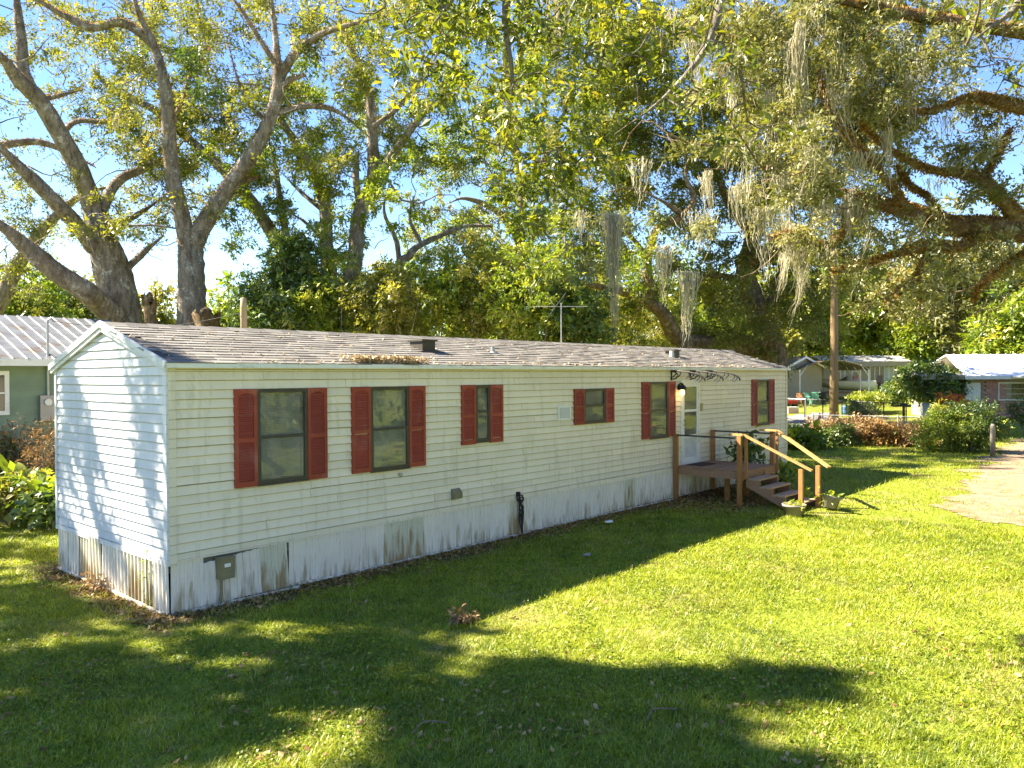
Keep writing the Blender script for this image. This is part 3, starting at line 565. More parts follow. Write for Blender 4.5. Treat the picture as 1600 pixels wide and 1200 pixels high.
# front door
x0, x1, z0, z1 = DOOR
dm = MB().box(x0-0.03, x0+0.05, -0.04, 0.04, z0, z1+0.03).box(x1-0.05, x1+0.03, -0.04, 0.04, z0, z1+0.03).box(x0+0.05, x1-0.05, -0.04, 0.04, z1-0.05, z1+0.03).box(x0-0.03, x1+0.03, -0.06, 0.04, z0-0.04, z0-0.001)
door = dm.build('door', G['white'], home); door['label'] = 'white glazed storm door'
a, b = x0+0.053, x1-0.053
dz = lambda f: z0+(z1-z0)*f
MB().box(a, a+0.075, -0.035, 0.0, z0+.002, z1-0.052).box(b-0.075, b, -0.035, 0.0, z0+.002, z1-0.052).box(a+.075, b-.075, -0.035, 0.0, z0+.002, dz(.06)).box(a+.075, b-.075, -0.035, 0.0, dz(.30), dz(.335)).box(a+.075, b-.075, -0.035, 0.0, dz(.62), dz(.65)).box(a+.075, b-.075, -0.035, 0.0, dz(.93), z1-0.052).build('door_leaf', G['white'], door)
MB().box(a+.075, b-.075, -0.02, -0.014, dz(.06), dz(.30)).build('kick_panel', M('kick_panel_white', (0.62, 0.64, 0.66), None, 5, 0.4), door)
MB().box(a+.075, b-.075, -0.02, -0.016, dz(.335), dz(.62)).build('pane', G['glass'], door); MB().box(a+.075, b-.075, -0.02, -0.016, dz(.65), dz(.93)).build('pane', G['glass'], door)
MB().box(a, b, 0.03, 0.05, z0, dz(.62)).build('inner_door', M('inner_door_grey', (0.20, 0.20, 0.18), None, 4, 0.7), door)
cu = MB(); n = 40; pts = [(a+(b-a)*i/n, 0.06+0.012*math.sin(i*1.7)) for i in range(n+1)]
cu.add([(p, q, dz(.62)) for p, q in pts]+[(p, q, z1) for p, q in pts], [(i, i+1, n+2+i, n+1+i) for i in range(n)]); cu.build('curtain', G['blind'], door, True)
cx, cz = (a+b)/2-0.09, dz(.80); MB().prism([(cx-0.09, 0.012, cz), (cx, 0.012, cz-0.17), (cx+0.09, 0.012, cz), (cx, 0.012, cz+0.17)], (0, 0.01, 0)).build('diamond_light', M('leaded_diamond', (0.16, 0.14, 0.08), (0.06, 0.05, 0.03), 60, 0.3), door)
MB().tube([(a+0.04, -0.036, dz(.46)), (a+0.04, -0.08, dz(.46)), (a+0.04, -0.08, dz(.52)), (a+0.04, -0.036, dz(.52))], 0.011, 6).build('handle', G['black'], door)

# small fittings on the front wall
vg = MB().box(7.47, 7.86, -0.045, -0.019, 2.24, 2.275).box(7.47, 7.86, -0.045, -0.019, 2.00, 2.035).box(7.47, 7.505, -0.045, -0.019, 2.035, 2.24).box(7.825, 7.86, -0.045, -0.019, 2.035, 2.24).build('vent_grille', G['white'], home)
for k in range(11): MB().box(7.515+k*0.028, 7.529+k*0.028, -0.04, -0.019, 2.035, 2.24).build('slat', G['white'], vg)
MB().box(7.5, 7.83, -0.022, -0.018, 2.03, 2.245).build('backing', G['greybox'], vg)
MB().prism([(4.66, -0.02, 0.83), (4.66, -0.10, 0.85), (4.66, -0.10, 0.94), (4.66, -0.03, 1.01), (4.66, -0.02, 1.01)], (0.19, 0, 0)).build('dryer_vent', G['olive'], home)
ob = MB().box(0.575, 0.77, -0.15, -0.03, 0.34, 0.60).box(0.565, 0.78, -0.158, -0.03, 0.585, 0.61).build('outlet_box', G['olive'], home)
MB().box(0.63, 0.71, -0.155, -0.151, 0.49, 0.535).build('sticker', G['white'], ob); MB().tube([(0.615, -0.09, 0.34), (0.615, -0.09, 0.14), (0.60, -0.07, 0.0)], 0.022, 8).build('conduit', G['olive'], ob)
lamp = MB().lathe([(0.02, 0.09), (0.035, 0.06), (0.075, 0.03), (0.105, -0.05), (0.10, -0.055)], (12.02, -0.12, 2.57), 12).tube([(12.02, -0.02, 2.58), (12.02, -0.06, 2.66), (12.02, -0.12, 2.66)], 0.014, 6).box(11.975, 12.065, -0.03, -0.018, 2.50, 2.64).build('porch_lamp', G['black'], home)
m, t, out = _mat('lamp_glow'); em = N(t, 'ShaderNodeEmission'); em.inputs[0].default_value = (1, 0.62, 0.22, 1); em.inputs[1].default_value = 1.4; t.links.new(em.outputs[0], out.inputs[0])
MB().lathe([(0.03, 0.0), (0.055, -0.05), (0.05, -0.11), (0.015, -0.14)], (12.02, -0.12, 2.52), 10).build('bulb', m, lamp, True)
pl = bpy.data.lights.new('porch_light', 'POINT'); pl.energy = 0.5; pl.color = (1, 0.65, 0.3); pl.shadow_soft_size = 0.06; po = bpy.data.objects.new('porch_light', pl); COL.objects.link(po); po.location = (12.02, -0.2, 2.40); po.parent = lamp
MB().box(13.06, 13.14, -0.055, -0.018, 1.98, 2.16).box(13.055, 13.145, -0.062, -0.018, 2.14, 2.165).build('doorbell_box', M('doorbell_cream', (0.45, 0.38, 0.16), None, 6, 0.5), home)
MB().tube([(3.55, -0.045, 1.36), (3.57, -0.05, 1.33), (3.60, -0.04, 1.35)], 0.018, 6).box(3.54, 3.60, -0.06, -0.02, 1.355, 1.375).build('hose_bib', G['galv'], home)
# wrought brackets over the door
for k, xb in enumerate((11.68, 12.56, 13.42)):
    aw = thing('awning_bracket', ('leftmost', 'middle', 'rightmost')[k]+' black scrolled iron awning bracket on the wall above the front door', 'bracket', (xb, 0, 2.74), group='iron brackets above the door')
    arc = [(xb, -0.02-0.86*math.sin(t_), 2.70+0.25*math.cos(t_)**0.8) for t_ in np.linspace(0, 1.52, 12)]
    low = [(xb, -0.02-0.80*s_, 2.765+0.10*math.sin(s_*math.pi)-0.045*s_) for s_ in np.linspace(0, 1, 10)]
    MB().bar((xb, -0.03, 2.73), (xb, -0.03, 2.96), 0.03, 0.025, (0, 1, 0)).build('upright', G['black'], aw); MB().tube(arc, 0.020, 6).build('arm', G['black'], aw)
    for q in range(6):
        s_ = 0.08+q*0.13; i0 = arc[min(11, int(1+q*1.55))]; c0 = (xb, i0[1]+0.10, i0[2]-0.13-0.0*q)
        if c0[2] < 2.70: c0 = (xb, c0[1], 2.72)
        MB().tube([i0, (xb, i0[1]-0.015, (i0[2]+c0[2])/2), (xb, c0[1]-0.045, c0[2]), c0], 0.014, 5).build('scroll', G['black'], aw)
    MB().tube([(xb, -0.04, 2.76), (xb, -0.16, 2.78), (xb, -0.20, 2.86), (xb, -0.12, 2.93), (xb, -0.04, 2.94)], 0.016, 6).build('scroll', G['black'], aw)
cb = thing('hanging_cable', 'black cable bundle hanging down over the ribbed skirting', 'cable', (6.35, -0.08, 0))
c0 = Acc()
for k in range(5):
    P = catmull([(6.29+random.uniform(-.02, .02), -0.04, 0.76), (6.26+random.uniform(-.05, .12), -0.07, 0.66), (6.34+random.uniform(-.06, .06), -0.08, 0.50), (6.33+random.uniform(-.05, .08), -0.07, 0.30), (6.36+random.uniform(-.03, .03), -0.09, 0.015)], 5); c0.add(*tube_np(P, 0.012, 5))
for k in range(4):
    cz = random.uniform(0.42, 0.72); P = [(6.33+0.06*math.cos(a_)*random.uniform(.8, 1.2), -0.09, cz+0.05*math.sin(a_)) for a_ in np.linspace(0, 6.28, 10)]; c0.add(*tube_np(P, 0.011, 5))
c0.build('cable', G['black'], cb); MB().box(6.27, 6.33, -0.075, -0.02, 0.72, 0.78).build('hook', G['black'], cb)
# leaf heap at the eave and scatter on the roof
g = np.random.default_rng(5)
n = 1500; x = np.concatenate((g.normal(3.05, 0.22, 500), g.normal(3.75, 0.20, 500), g.uniform(1.2, 16, 160))); dy = np.abs(np.concatenate((g.normal(0.10, 0.09, 1000), g.normal(0.02, 0.05, 160))))
y = e0+dy; hgt = np.concatenate((g.uniform(0.0, 0.11, 1000)*np.exp(-dy[:1000]*3), g.uniform(0.0, 0.02, 160)))
n3 = 260; xs_ = g.uniform(0, L, n3); ys_ = g.uniform(e0, W/2-0.1, n3)
Q = np.vstack((np.column_stack((x, y, ZE-0.02+(y+0.09)*math.tan(SLOPE)+0.025+hgt)), np.column_stack((xs_, ys_, ZE-0.02+(ys_+0.09)*math.tan(SLOPE)+0.024))))
V, F = flat_leaves(Q, 0.062, g, 0.7); tag(np_obj('roof_leaf_litter', V, F, G['straw'], None, g.random(len(Q))), 'pale dry leaf debris heaped at the roof eave', 'leaf litter', kind='stuff')

# ------------------------------------------------------------------ deck and stairs
deck = thing('entry_deck', 'brown wooden entry deck with stairs and pine handrails at the front door', 'deck', (12.6, -0.9, 0))
DX0, DX1, DY = 11.80, 13.50, -1.74; nb = 12
for k in range(nb):
    ya = -0.05-k*(1.69/nb); MB().box(DX0+random.uniform(-.008, .008), DX1+random.uniform(-.008, .008), ya-1.69/nb+0.006, ya, 0.722, 0.752+random.uniform(-.002, .002)).build('deck_board', G['deck'], deck)
for p, q in (((DX0+0.02, -0.05, 0.645), (DX0+0.02, DY+.02, 0.645)), ((DX1-0.02, -0.05, 0.645), (DX1-0.02, DY+.02, 0.645)), ((DX0+.041, DY+0.02, 0.645), (DX1-.041, DY+0.02, 0.645)), ((DX0+.041, -0.07, 0.645), (DX1-.041, -0.07, 0.645)), ((12.6, -0.1, 0.645), (12.6, DY+.05, 0.645))):
    MB().bar(p, q, 0.04, 0.15).build('joist', G['deck'], deck)
for x, y, zt in ((11.755, -0.10, 1.50), (11.755, -1.66, 1.53), (13.545, -0.10, 1.50), (13.545, -1.62, 1.53), (12.2, -1.15, 0.57), (13.2, -1.15, 0.57)):
    MB().box(x-0.045, x+0.045, y-0.045, y+0.045, -0.05, zt).build('post', G['wood'], deck)
for x in (11.84, 13.46): MB().box(x-0.02, x+0.02, -1.80, -1.74, 0.60, 1.49).build('picket', G['wood'], deck)
for x in (11.755, 13.545):
    MB().bar((x, -0.15, 1.475), (x, -1.61, 1.475), 0.04, 0.035).build('side_rail', G['bronze'], deck)
treads = [(0.60, -1.92), (0.45, -2.20), (0.30, -2.48), (0.155, -2.76)]
for zt, yc in treads:
    for dy in (-0.075, 0.068): MB().box(11.86, 12.86, yc+dy-0.066, yc+dy+0.066, zt-0.032, zt).build('tread', G['tread'], deck)
for x in (11.90, 12.82):
    st = MB(); poly = [(x-.02, -1.75, 0.70), (x-.02, -1.75, 0.42), (x-.02, -2.70, -0.02), (x-.02, -2.93, -0.02), (x-.02, -2.93, 0.12)]
    for zt, yc in treads[::-1]: poly += [(x-.02, yc-.145, zt-0.033), (x-.02, yc+.135, zt-0.033)]
    st.prism(poly, (0.04, 0, 0)).build('stringer', G['deck'], deck)
for x, y, zt in ((11.83, -2.98, 0.90), (12.66, -3.02, 0.90)): MB().box(x-0.043, x+0.043, y-0.043, y+0.043, -0.05, zt).build('post', G['wood'], deck)
for p, q in (((11.79, -1.42, 1.55), (11.79, -1.74, 1.55)), ((13.52, -1.35, 1.55), (13.48, -1.78, 1.55))): MB().bar(p, q, 0.14, 0.035).build('cap_board', G['rail'], deck)
for p, q in (((11.81, -1.72, 1.555), (11.83, -3.20, 0.885)), ((13.47, -1.76, 1.555), (12.64, -3.26, 0.885))): MB().bar(p, q, 0.10, 0.038).build('handrail', G['rail'], deck)
mat_ = MB().box(12.15, 12.85, -0.55, -0.15, 0.7545, 0.766).build('doormat', M('doormat_brown', (0.06, 0.045, 0.035), (0.035, 0.03, 0.02), 80, 0.95), None); tag(mat_, 'dark brown doormat lying on the deck before the door', 'doormat')
# ------------------------------------------------------------------ plants
def leaf_cloud(C, size, per, ln, g, flat=0.7, width=0.45, droop=0.3, tint=(0.45, 0.18), tri=False):
    """leaves on short twigs round the cluster centres C; returns V, F, T"""
    n = len(C); size = np.broadcast_to(np.asarray(size, float), (n,)); K = 9
    D = g.normal(0, 1, (n, K, 3)); D[..., 2] *= flat; D /= np.linalg.norm(D, axis=2)[..., None]
    ci = np.repeat(np.arange(n), per); m = len(ci); ki = g.integers(0, K, m); u = g.random(m)**0.6
    d = D[ci, ki]; P = C[ci]+d*(u*size[ci])[:, None]+g.normal(0, 1, (m, 3))*(size[ci]*0.16)[:, None]
    P[:, 2] -= u*size[ci]*0.15
    a = d+g.normal(0, 0.7, (m, 3)); a[:, 2] -= droop; a /= np.linalg.norm(a, axis=1)[:, None]
    nr = g.normal(0, 0.55, (m, 3)); nr[:, 2] += 1.0; nr -= a*(nr*a).sum(1)[:, None]; nr /= np.linalg.norm(nr, axis=1)[:, None]+1e-9
    b = np.cross(nr, a); L_ = (ln*np.clip(g.lognormal(-0.05, 0.33, m), 0.4, 2.0))[:, None]; a = a*L_; b = b*L_*width*0.5; q = nr*L_*0.10
    if tri: V = np.stack((P-b*1.25, P+b*1.25+q, P+a), 1).reshape(-1, 3)
    else: V = np.stack((P, P+a*0.45+b+q, P+a, P+a*0.45-b+q), 1).reshape(-1, 3)
    T = tint[0]+g.normal(0, tint[1]*0.7, m)+g.normal(0, tint[1]*0.8, n)[ci]
    k_ = 3 if tri else 4; return V, np.arange(k_*m).reshape(-1, k_), np.clip(T, 0, 1)
def attach(nodes, C, g, r1=0.006, k=0.05, acc=None, far=None, bend=0.12):
    """a bent branch from each cluster to the nearest wood laid so far"""
    nodes = [np.asarray(nodes)]; acc = acc or Acc(); order = np.argsort(((C[:, None]-nodes[0][None, ::3])**2).sum(2).min(1))
    allN = nodes[0]
    for i in order:
        d2 = ((allN-C[i])**2*np.array([1, 1, 1.4])).sum(1); a = allN[d2.argmin()]; v = C[i]-a; ln = np.linalg.norm(v)
        if ln < 0.05: continue
        s = np.linspace(0, 1, 6)[:, None]; off = g.normal(0, bend*ln, 3); off2 = g.normal(0, bend*0.6*ln, 3)
        P = a+v*s+off*np.sin(s*math.pi)+off2*np.sin(s*2*math.pi); P[:, 2] -= 0.06*ln*np.sin(s[:, 0]*math.pi)
        acc.add(*tube_np(P, np.linspace(r1+k*min(ln, 3)*0.28, r1, 6), 4 if ln < 1.2 else 5)); allN = np.vstack((allN, P[2:]))
    return acc
CELL = 50
def cells(rows, c0, r0, Z, dz, g, mult=1.0, jit=0.65):
    out = []
    for r, row in enumerate(rows):
        for c, ch in enumerate(row):
            lam = int(ch)*mult*1.8; k = int(lam)+(g.random() < lam-int(lam))
            if not k: continue
            ns = max(1, int(round(k/3.2))); cen = [((c0+c+0.5+g.uniform(-jit, jit))*CELL, (r0+r+0.5+g.uniform(-jit, jit))*CELL, Z+g.normal(0, dz)) for _ in range(ns)]
            for q in range(k):
                a_, b_, z_ = cen[q % ns]; s_ = CELL*0.27; out.append(spot(a_+g.normal(0, s_), b_+g.normal(0, s_*0.8), z_+g.normal(0, s_*Z/FPX)))
    return np.array(out)
def limb_path(px, Z0, Z1, w0, w1, per=5, wob=0.0):
    k = len(px); Zs = np.linspace(Z0, Z1, k); P = catmull([spot(a, b, z) for (a, b), z in zip(px, Zs)], per)
    n = len(P); rad = np.linspace(w0, w1, n)/2*np.linspace(Z0, Z1, n)/FPX
    return P+rng.normal(0, wob, P.shape), rad
def moss(acc, top, ln, wd, n, g, sw=0.012):
    """a tangled hank: strands start spread along the branch, draw together and end at uneven lengths"""
    ax = g.uniform(0, 6.28); ax = np.array([math.cos(ax), math.sin(ax), 0.0]); drift = np.array([g.normal(0, 0.10), g.normal(0, 0.10), 0])*min(ln, 1.5)
    for _ in range(n):
        l = ln*g.random()**1.35*g.uniform(0.75, 1.0)+0.12; k = int(np.clip(l/0.11, 6, 16)); s = np.linspace(0, 1, k); o = ax*g.normal(0, wd*1.6)+g.normal(0, wd*0.45, 3)*[1, 1, 0.6]
        f = (1-0.9*np.clip(s*l/max(ln, 0.3)*1.2, 0, 1))[:, None]; P = top+o*f+drift*(s*l/ln)[:, None]**2
        P = P+np.column_stack((np.cumsum(g.normal(0, 0.022, k)), np.cumsum(g.normal(0, 0.022, k)), -l*s)); th = g.uniform(0, math.pi)
        w_ = sw*np.linspace(1.0, 0.3, k)*g.uniform(0.5, 1.3)*(1+0.5*np.sin(np.arange(k)*2.4+g.uniform(0, 6))); sd = np.array([math.cos(th), math.sin(th), 0.25])
        jig = g.normal(0, sw*1.3, (k, 3)); V = np.vstack((P+jig+sd*w_[:, None], P+jig-sd*w_[:, None])); i = np.arange(k-1)
        acc.add(V, np.column_stack((i, i+1, k+i+1, k+i)), np.full(k-1, np.clip(g.normal(0.55, 0.25), 0, 1)))
def fuzz(acc, P, rad, n, ln, g, up=0.8):
    """small fern fronds standing on a limb"""
    i = g.integers(0, len(P)-1, n); f = g.random(n)[:, None]; Q = P[i]*(1-f)+P[i+1]*f; d = g.normal(0, 1, (n, 3)); d[:, 2] += up
    t = P[i+1]-P[i]; t /= np.linalg.norm(t, axis=1)[:, None]+1e-9; d -= t*(d*t).sum(1)[:, None]; d /= np.linalg.norm(d, axis=1)[:, None]+1e-9
    Q = Q+d*(rad[i]*0.9)[:, None]; a = d+g.normal(0, 0.6, (n, 3)); a /= np.linalg.norm(a, axis=1)[:, None]; b = np.cross(a, g.normal(0, 1, (n, 3))); b /= np.linalg.norm(b, axis=1)[:, None]+1e-9
    l = (ln*g.uniform(0.5, 1.4, n))[:, None]; a = a*l; b = b*l*0.2
    acc.add(np.stack((Q-b*0.3, Q+a*0.5+b, Q+a, Q+a*0.5-b), 1).reshape(-1, 3), np.arange(4*n).reshape(-1, 4), np.clip(g.normal(0.5, 0.25, n), 0, 1))
LF = 1.45
def tree(name, label, base, trunk, limbs, clusters, lm, bark, per=70, csize=(0.35, 0.6), ln=0.10, seed=1, group=None, mosses=(), tint=(0.45, 0.18), fern=0, extra=None, nside=12, fernmat='lf_fern', autom=0, sw=0.012, tri=True, bare=0):
    """trunk and limbs: (path, radii); clusters: (n,3) leaf cluster centres"""
    g = np.random.default_rng(seed); root = thing(name, label, 'tree', tuple(base), group=group)
    nodes = []; fz = Acc(); limbs = [(P, r*(1-0.75*np.clip((np.linspace(0, 1, len(P))-0.6)/0.4, 0, 1))) for P, r in limbs]
    for k, (P, r) in enumerate([trunk]+list(limbs)):
        V, F = tube_np(P, r, nside if r[0] > 0.12 else 7, 0.07); np_obj('trunk' if k == 0 else 'limb', V, F, bark, root, smooth=True); nodes.append(P)
        if fern and r[0] > 0.05: fuzz(fz, P, r, int(fern*len(P)), 0.07, g)
    nodes = np.vstack(nodes); hi = nodes[nodes[:, 2] > 3.2] if (nodes[:, 2] > 3.2).sum() > 4 else nodes
    if len(clusters):
        tw = clusters[g.integers(0, len(clusters), bare)]+g.normal(0, csize[1]*1.5, (bare, 3))
        attach(hi, np.vstack((clusters, tw)), g).build('branchwork', bark, root, True)['kind'] = 'stuff'
        A = Acc(); A.add(*leaf_cloud(clusters, g.uniform(*csize, len(clusters)), int(per*(2.5 if tri else 1.15)), ln*(1.12 if tri else LF), g, tint=tint, tri=tri))
        if extra is not None: extra(A, g)
        A.build('crown', lm, root)
    if fz.V: fz.build('fern', G[fernmat], root)['kind'] = 'stuff'
    mo = Acc()
    for px, py, Z, l, wd, n in mosses: moss(mo, spot(px, py, Z), l*1.15, wd*1.25, int(n*1.8), g, sw)
    if autom and len(clusters):
        for i in g.choice(len(clusters), min(autom, len(clusters)), False): moss(mo, clusters[i]+np.array([0, 0, 0.1]), g.uniform(0.3, 1.1), 0.14, 16, g, sw*0.8)
    if mo.V: mo.build('spanish_moss', G['moss'], root)['kind'] = 'stuff'
    return root
g0 = np.random.default_rng(77)
LP = limb_path
# --- the great oak at the left, behind the green house
b = spot(190, 520, 28.5); b[2] = 0
tr = catmull([b, spot(188, 505, 28.5), spot(173, 420, 28.3), spot(157, 368, 28), spot(149, 335, 28)], 5), np.linspace(0.82, 0.40, 21)
lim = [LP([(149, 338), (126, 269), (95, 212), (61, 156), (26, 121), (0, 87), (-60, 40)], 28, 24, 31, 20), LP([(52, 150), (36, 110), (33, 65), (26, 0), (20, -60)], 26, 26, 22, 10), LP([(147, 388), (118, 350), (91, 321), (52, 282), (13, 243), (-40, 190)], 27.8, 24, 26, 18),
       LP([(180, 495), (150, 470), (134, 455), (87, 425), (35, 381), (0, 351), (-70, 300)], 28.0, 23, 38, 22), LP([(157, 330), (186, 282), (234, 260), (265, 243), (300, 205)], 28, 30, 18, 6), LP([(165, 360), (195, 346), (225, 329), (262, 303)], 28, 30, 12, 5), LP([(188, 440), (199, 420), (230, 390), (256, 368)], 28.4, 29, 14, 7),
       LP([(-40, 520), (0, 470), (26, 416), (56, 373), (87, 338), (130, 303), (185, 290)], 31, 33, 28, 10), LP([(-50, 236), (10, 226), (60, 222), (110, 240), (150, 262)], 27, 30, 14, 6), LP([(95, 212), (120, 190), (170, 190), (215, 170)], 27, 29, 10, 4), LP([(61, 156), (90, 150), (130, 140)], 26, 27, 9, 4)]
cl = cells(["1111111111", "2223444322", "2222344322", "2211233322", "2211123422", "2232112321", "3333112332", "2232221221", "2122231120", "1113200000"], -3, -1, 30, 2.4, g0, 0.95)
tree('oak_tree', 'huge grey oak with leaning lichen-spotted limbs behind the green house', b, tr, lim, cl, G['lf_oak'], G['bark'], 70, (0.35, 0.65), 0.086, 2, fern=24, autom=60, bare=160, tint=(0.40, 0.22))
# --- the forked oak
b = spot(300, 520, 27); b[2] = 0
tr = catmull([b, spot(299, 503, 27), spot(299, 433, 27), spot(297, 390, 27), spot(294, 368, 27)], 5), np.linspace(0.52, 0.37, 21)
lim = [LP([(293, 385), (286, 347), (271, 282), (264, 217), (260, 152), (243, 78), (217, 22), (200, -40)], 27, 25, 27, 14), LP([(302, 385), (321, 347), (355, 295), (390, 247), (420, 191), (433, 143), (433, 87), (427, 22), (420, -40)], 27, 26, 30, 11), LP([(433, 130), (459, 87), (498, 55), (560, 35), (630, 20)], 26.5, 25, 16, 5),
       LP([(240, 70), (215, 48), (186, 35), (143, 43), (104, 26), (65, 4), (30, -20)], 25.6, 25, 15, 9), LP([(428, 178), (479, 166), (528, 175), (573, 211)], 26.5, 28, 10, 5), LP([(433, 140), (455, 125), (478, 118)], 26.5, 26, 11, 6), LP([(362, 290), (385, 282), (402, 278)], 27, 27, 9, 7), LP([(262, 200), (285, 160), (300, 110), (330, 75)], 26.5, 27, 9, 4), LP([(417, 190), (390, 165), (370, 120), (355, 60)], 27, 28, 8, 3), LP([(430, 100), (405, 60), (380, 20), (350, -20)], 26, 25, 9, 4)]
cl = cells(["11222222211", "23334453444", "23433434433", "34434323322", "33433222321", "23332122211", "12322112100", "11121100000", "11110000000"], 3, -1, 29, 2.4, g0, 0.95)
tree('oak_tree', 'slender grey oak forking into a Y just behind the home roof', b, tr, lim, cl, G['lf_oak'], G['bark'], 70, (0.35, 0.62), 0.084, 3, fern=34, autom=60, bare=160, tint=(0.42, 0.22))
# --- leaning tree and bright twin trunks
b = spot(500, 545, 31); b[2] = 0
tr = catmull([b, spot(490, 500, 31), spot(460, 425, 31), spot(433, 377, 31), spot(400, 325, 31), spot(377, 295, 31), spot(347, 264, 31.5), spot(295, 217, 32), spot(243, 173, 32), spot(182, 143, 32), spot(147, 113, 32)], 4), np.linspace(0.34, 0.1, 41)
cl = cells(["0112211000", "0123322100", "0134322110", "0012331100", "0001221000", "0001112000"], 2, 1, 31.5, 2.5, g0, 1.1)
tree('leaning_tree', 'dark tree leaning far left over the roof with ivy at its foot', b, tr, [LP([(460, 425), (440, 330), (430, 260), (415, 200)], 31, 31, 13, 5)], cl, G['lf_dark'], G['bark'], 60, (0.35, 0.6), 0.10, 4, autom=10)
b = spot(515, 540, 30); b[2] = 0
tr = catmull([b, spot(515, 450, 30), spot(510, 382, 30), spot(506, 315, 30), spot(480, 250, 30), spot(440, 190, 30)], 4), np.linspace(0.36, 0.12, 21)
lim = [LP([(514, 470), (551, 427), (560, 342), (582, 279), (582, 216), (578, 157), (560, 99), (537, 50), (520, -20)], 30, 29, 26, 9), LP([(575, 300), (600, 261), (632, 216), (659, 180), (681, 162), (713, 148)], 29.8, 28, 17, 6), LP([(565, 330), (556, 280), (560, 235)], 29.8, 30, 12, 9), LP([(506, 330), (470, 300), (440, 270)], 30, 31, 8, 3), LP([(510, 382), (480, 350), (450, 330)], 30, 30, 7, 3), LP([(580, 200), (620, 170), (660, 120), (700, 60)], 29, 29, 9, 4)]
cl = cells(["0001111111", "0012233322", "0011222222", "0122222222", "0244432222", "1344432221", "1344432212", "1123331112", "1123432111", "1234433222"], 7, -1, 31, 2.2, g0, 0.95)
tree('bright_leaved_tree', 'bright green twin-trunked tree rising left of centre behind the roof', b, tr, lim, cl, G['lf_bright'], G['bark'], 70, (0.32, 0.58), 0.11, 5, fern=16, autom=30, bare=100, tint=(0.5, 0.2))
b = spot(640, 540, 32); b[2] = 0
tr = catmull([b, spot(625, 440, 32), spot(640, 400, 32), spot(659, 382, 32), spot(722, 355, 32), spot(767, 353, 32)], 4), np.linspace(0.22, 0.06, 21)
cl = cells(["0012110", "0111111", "1111011", "1122222", "2233332"], 12, 4, 32, 2, g0, 1.2)
tree('crooked_tree', 'thin crooked mossy tree with low arching branch behind the hedge', b, tr, [LP([(625, 440), (620, 380), (600, 330), (610, 280)], 32, 32, 10, 3), LP([(659, 382), (640, 340), (650, 300)], 32, 32, 7, 3)], cl, G['lf_pale'], G['bark'], 55, (0.3, 0.55), 0.10, 6, autom=26, tint=(0.5, 0.2))
# --- tall pale trees behind the centre
b = spot(815, 540, 41); b[2] = 0
tr = catmull([b, spot(812, 418, 41), spot(812, 382, 41), spot(815, 300, 41), spot(800, 200, 41), spot(790, 100, 41), spot(795, -20, 41)], 4), np.linspace(0.34, 0.14, 25)
lim = [LP([(812, 382), (798, 351), (767, 324), (726, 310), (700, 318)], 41, 39, 15, 5), LP([(815, 300), (850, 250), (880, 180), (900, 90)], 41, 42, 12, 5), LP([(805, 240), (770, 190), (750, 130)], 41, 40, 10, 4), LP([(812, 400), (850, 350), (880, 330)], 41, 40, 12, 5)]
cl = cells(["0000000", "1112222", "1223444", "1123344", "0123344", "1112334", "1233345", "1233445", "2234444", "3345554", "3444444", "3333333"], 13, -2, 41, 2.6, g0, 1.0)
tree('tall_pale_tree', 'tall yellow-green tree with pale trunk behind the middle of the roof', b, tr, lim, cl, G['lf_bright'], G['bark_pale'], 75, (0.5, 0.9), 0.135, 7, autom=45, tint=(0.62, 0.22))
# --- centre oak past the far end of the home
b = spot(1205, 600, 42); b[2] = 0
tr = catmull([b, spot(1207, 555, 42), spot(1190, 500, 42), spot(1172, 455, 42), spot(1164, 420, 42), spot(1178, 370, 41.5), spot(1198, 309, 41), spot(1210, 230, 41), spot(1200, 120, 41)], 5), np.linspace(0.80, 0.20, 41)
lim = [LP([(1195, 540), (1130, 540), (1075, 535), (1053, 522), (1034, 488), (985, 459), (918, 444), (860, 425)], 42, 37, 34, 12), LP([(1014, 465), (1014, 444), (1012, 420), (1014, 401), (1024, 362), (1045, 348), (1067, 338), (1050, 325), (1034, 314), (990, 295), (950, 300)], 38, 37, 16, 5), LP([(1012, 405), (995, 380), (980, 362), (985, 335)], 38, 38, 8, 4), LP([(1067, 338), (1085, 310), (1070, 270), (1090, 220)], 37.5, 38, 9, 4),
       LP([(1160, 425), (1190, 395), (1246, 367), (1317, 397), (1360, 410)], 42, 36, 22, 8), LP([(1190, 500), (1215, 450), (1225, 400), (1250, 340)], 42, 42, 20, 8), LP([(1178, 370), (1140, 320), (1110, 250), (1060, 190), (1040, 120)], 41.5, 40, 16, 5), LP([(1205, 280), (1260, 220), (1300, 150), (1330, 60)], 41, 40, 14, 5), LP([(1170, 440), (1120, 430), (1090, 440), (1070, 455)], 42, 41, 10, 5)]
cl = cells(["22222222222", "24555555444", "14665555555", "25665555555", "25665655554", "24665655554", "13454555543", "22333466532", "22222455532", "43333556631", "43323556620", "22322444200"], 17, -1, 42, 2.6, g0, 1.2)
mo = [(957, 335, 30, 4.4, 0.11, 110), (1035, 385, 25, 1.7, 0.10, 41), (1076, 425, 25, 2.4, 0.12, 44), (1000, 250, 25, 1.3, 0.15, 26), (1090, 330, 25, 1.2, 0.15, 26), (905, 330, 26, 1.2, 0.12, 20)]
tree('oak_tree', 'broad dark oak with low spreading limb behind the far half of the roof', b, tr, lim, cl, G['lf_oak'], G['bark_brown'], 88, (0.55, 0.95), 0.138, 8, fern=18, autom=60, mosses=mo, tint=(0.42, 0.2), sw=0.016)
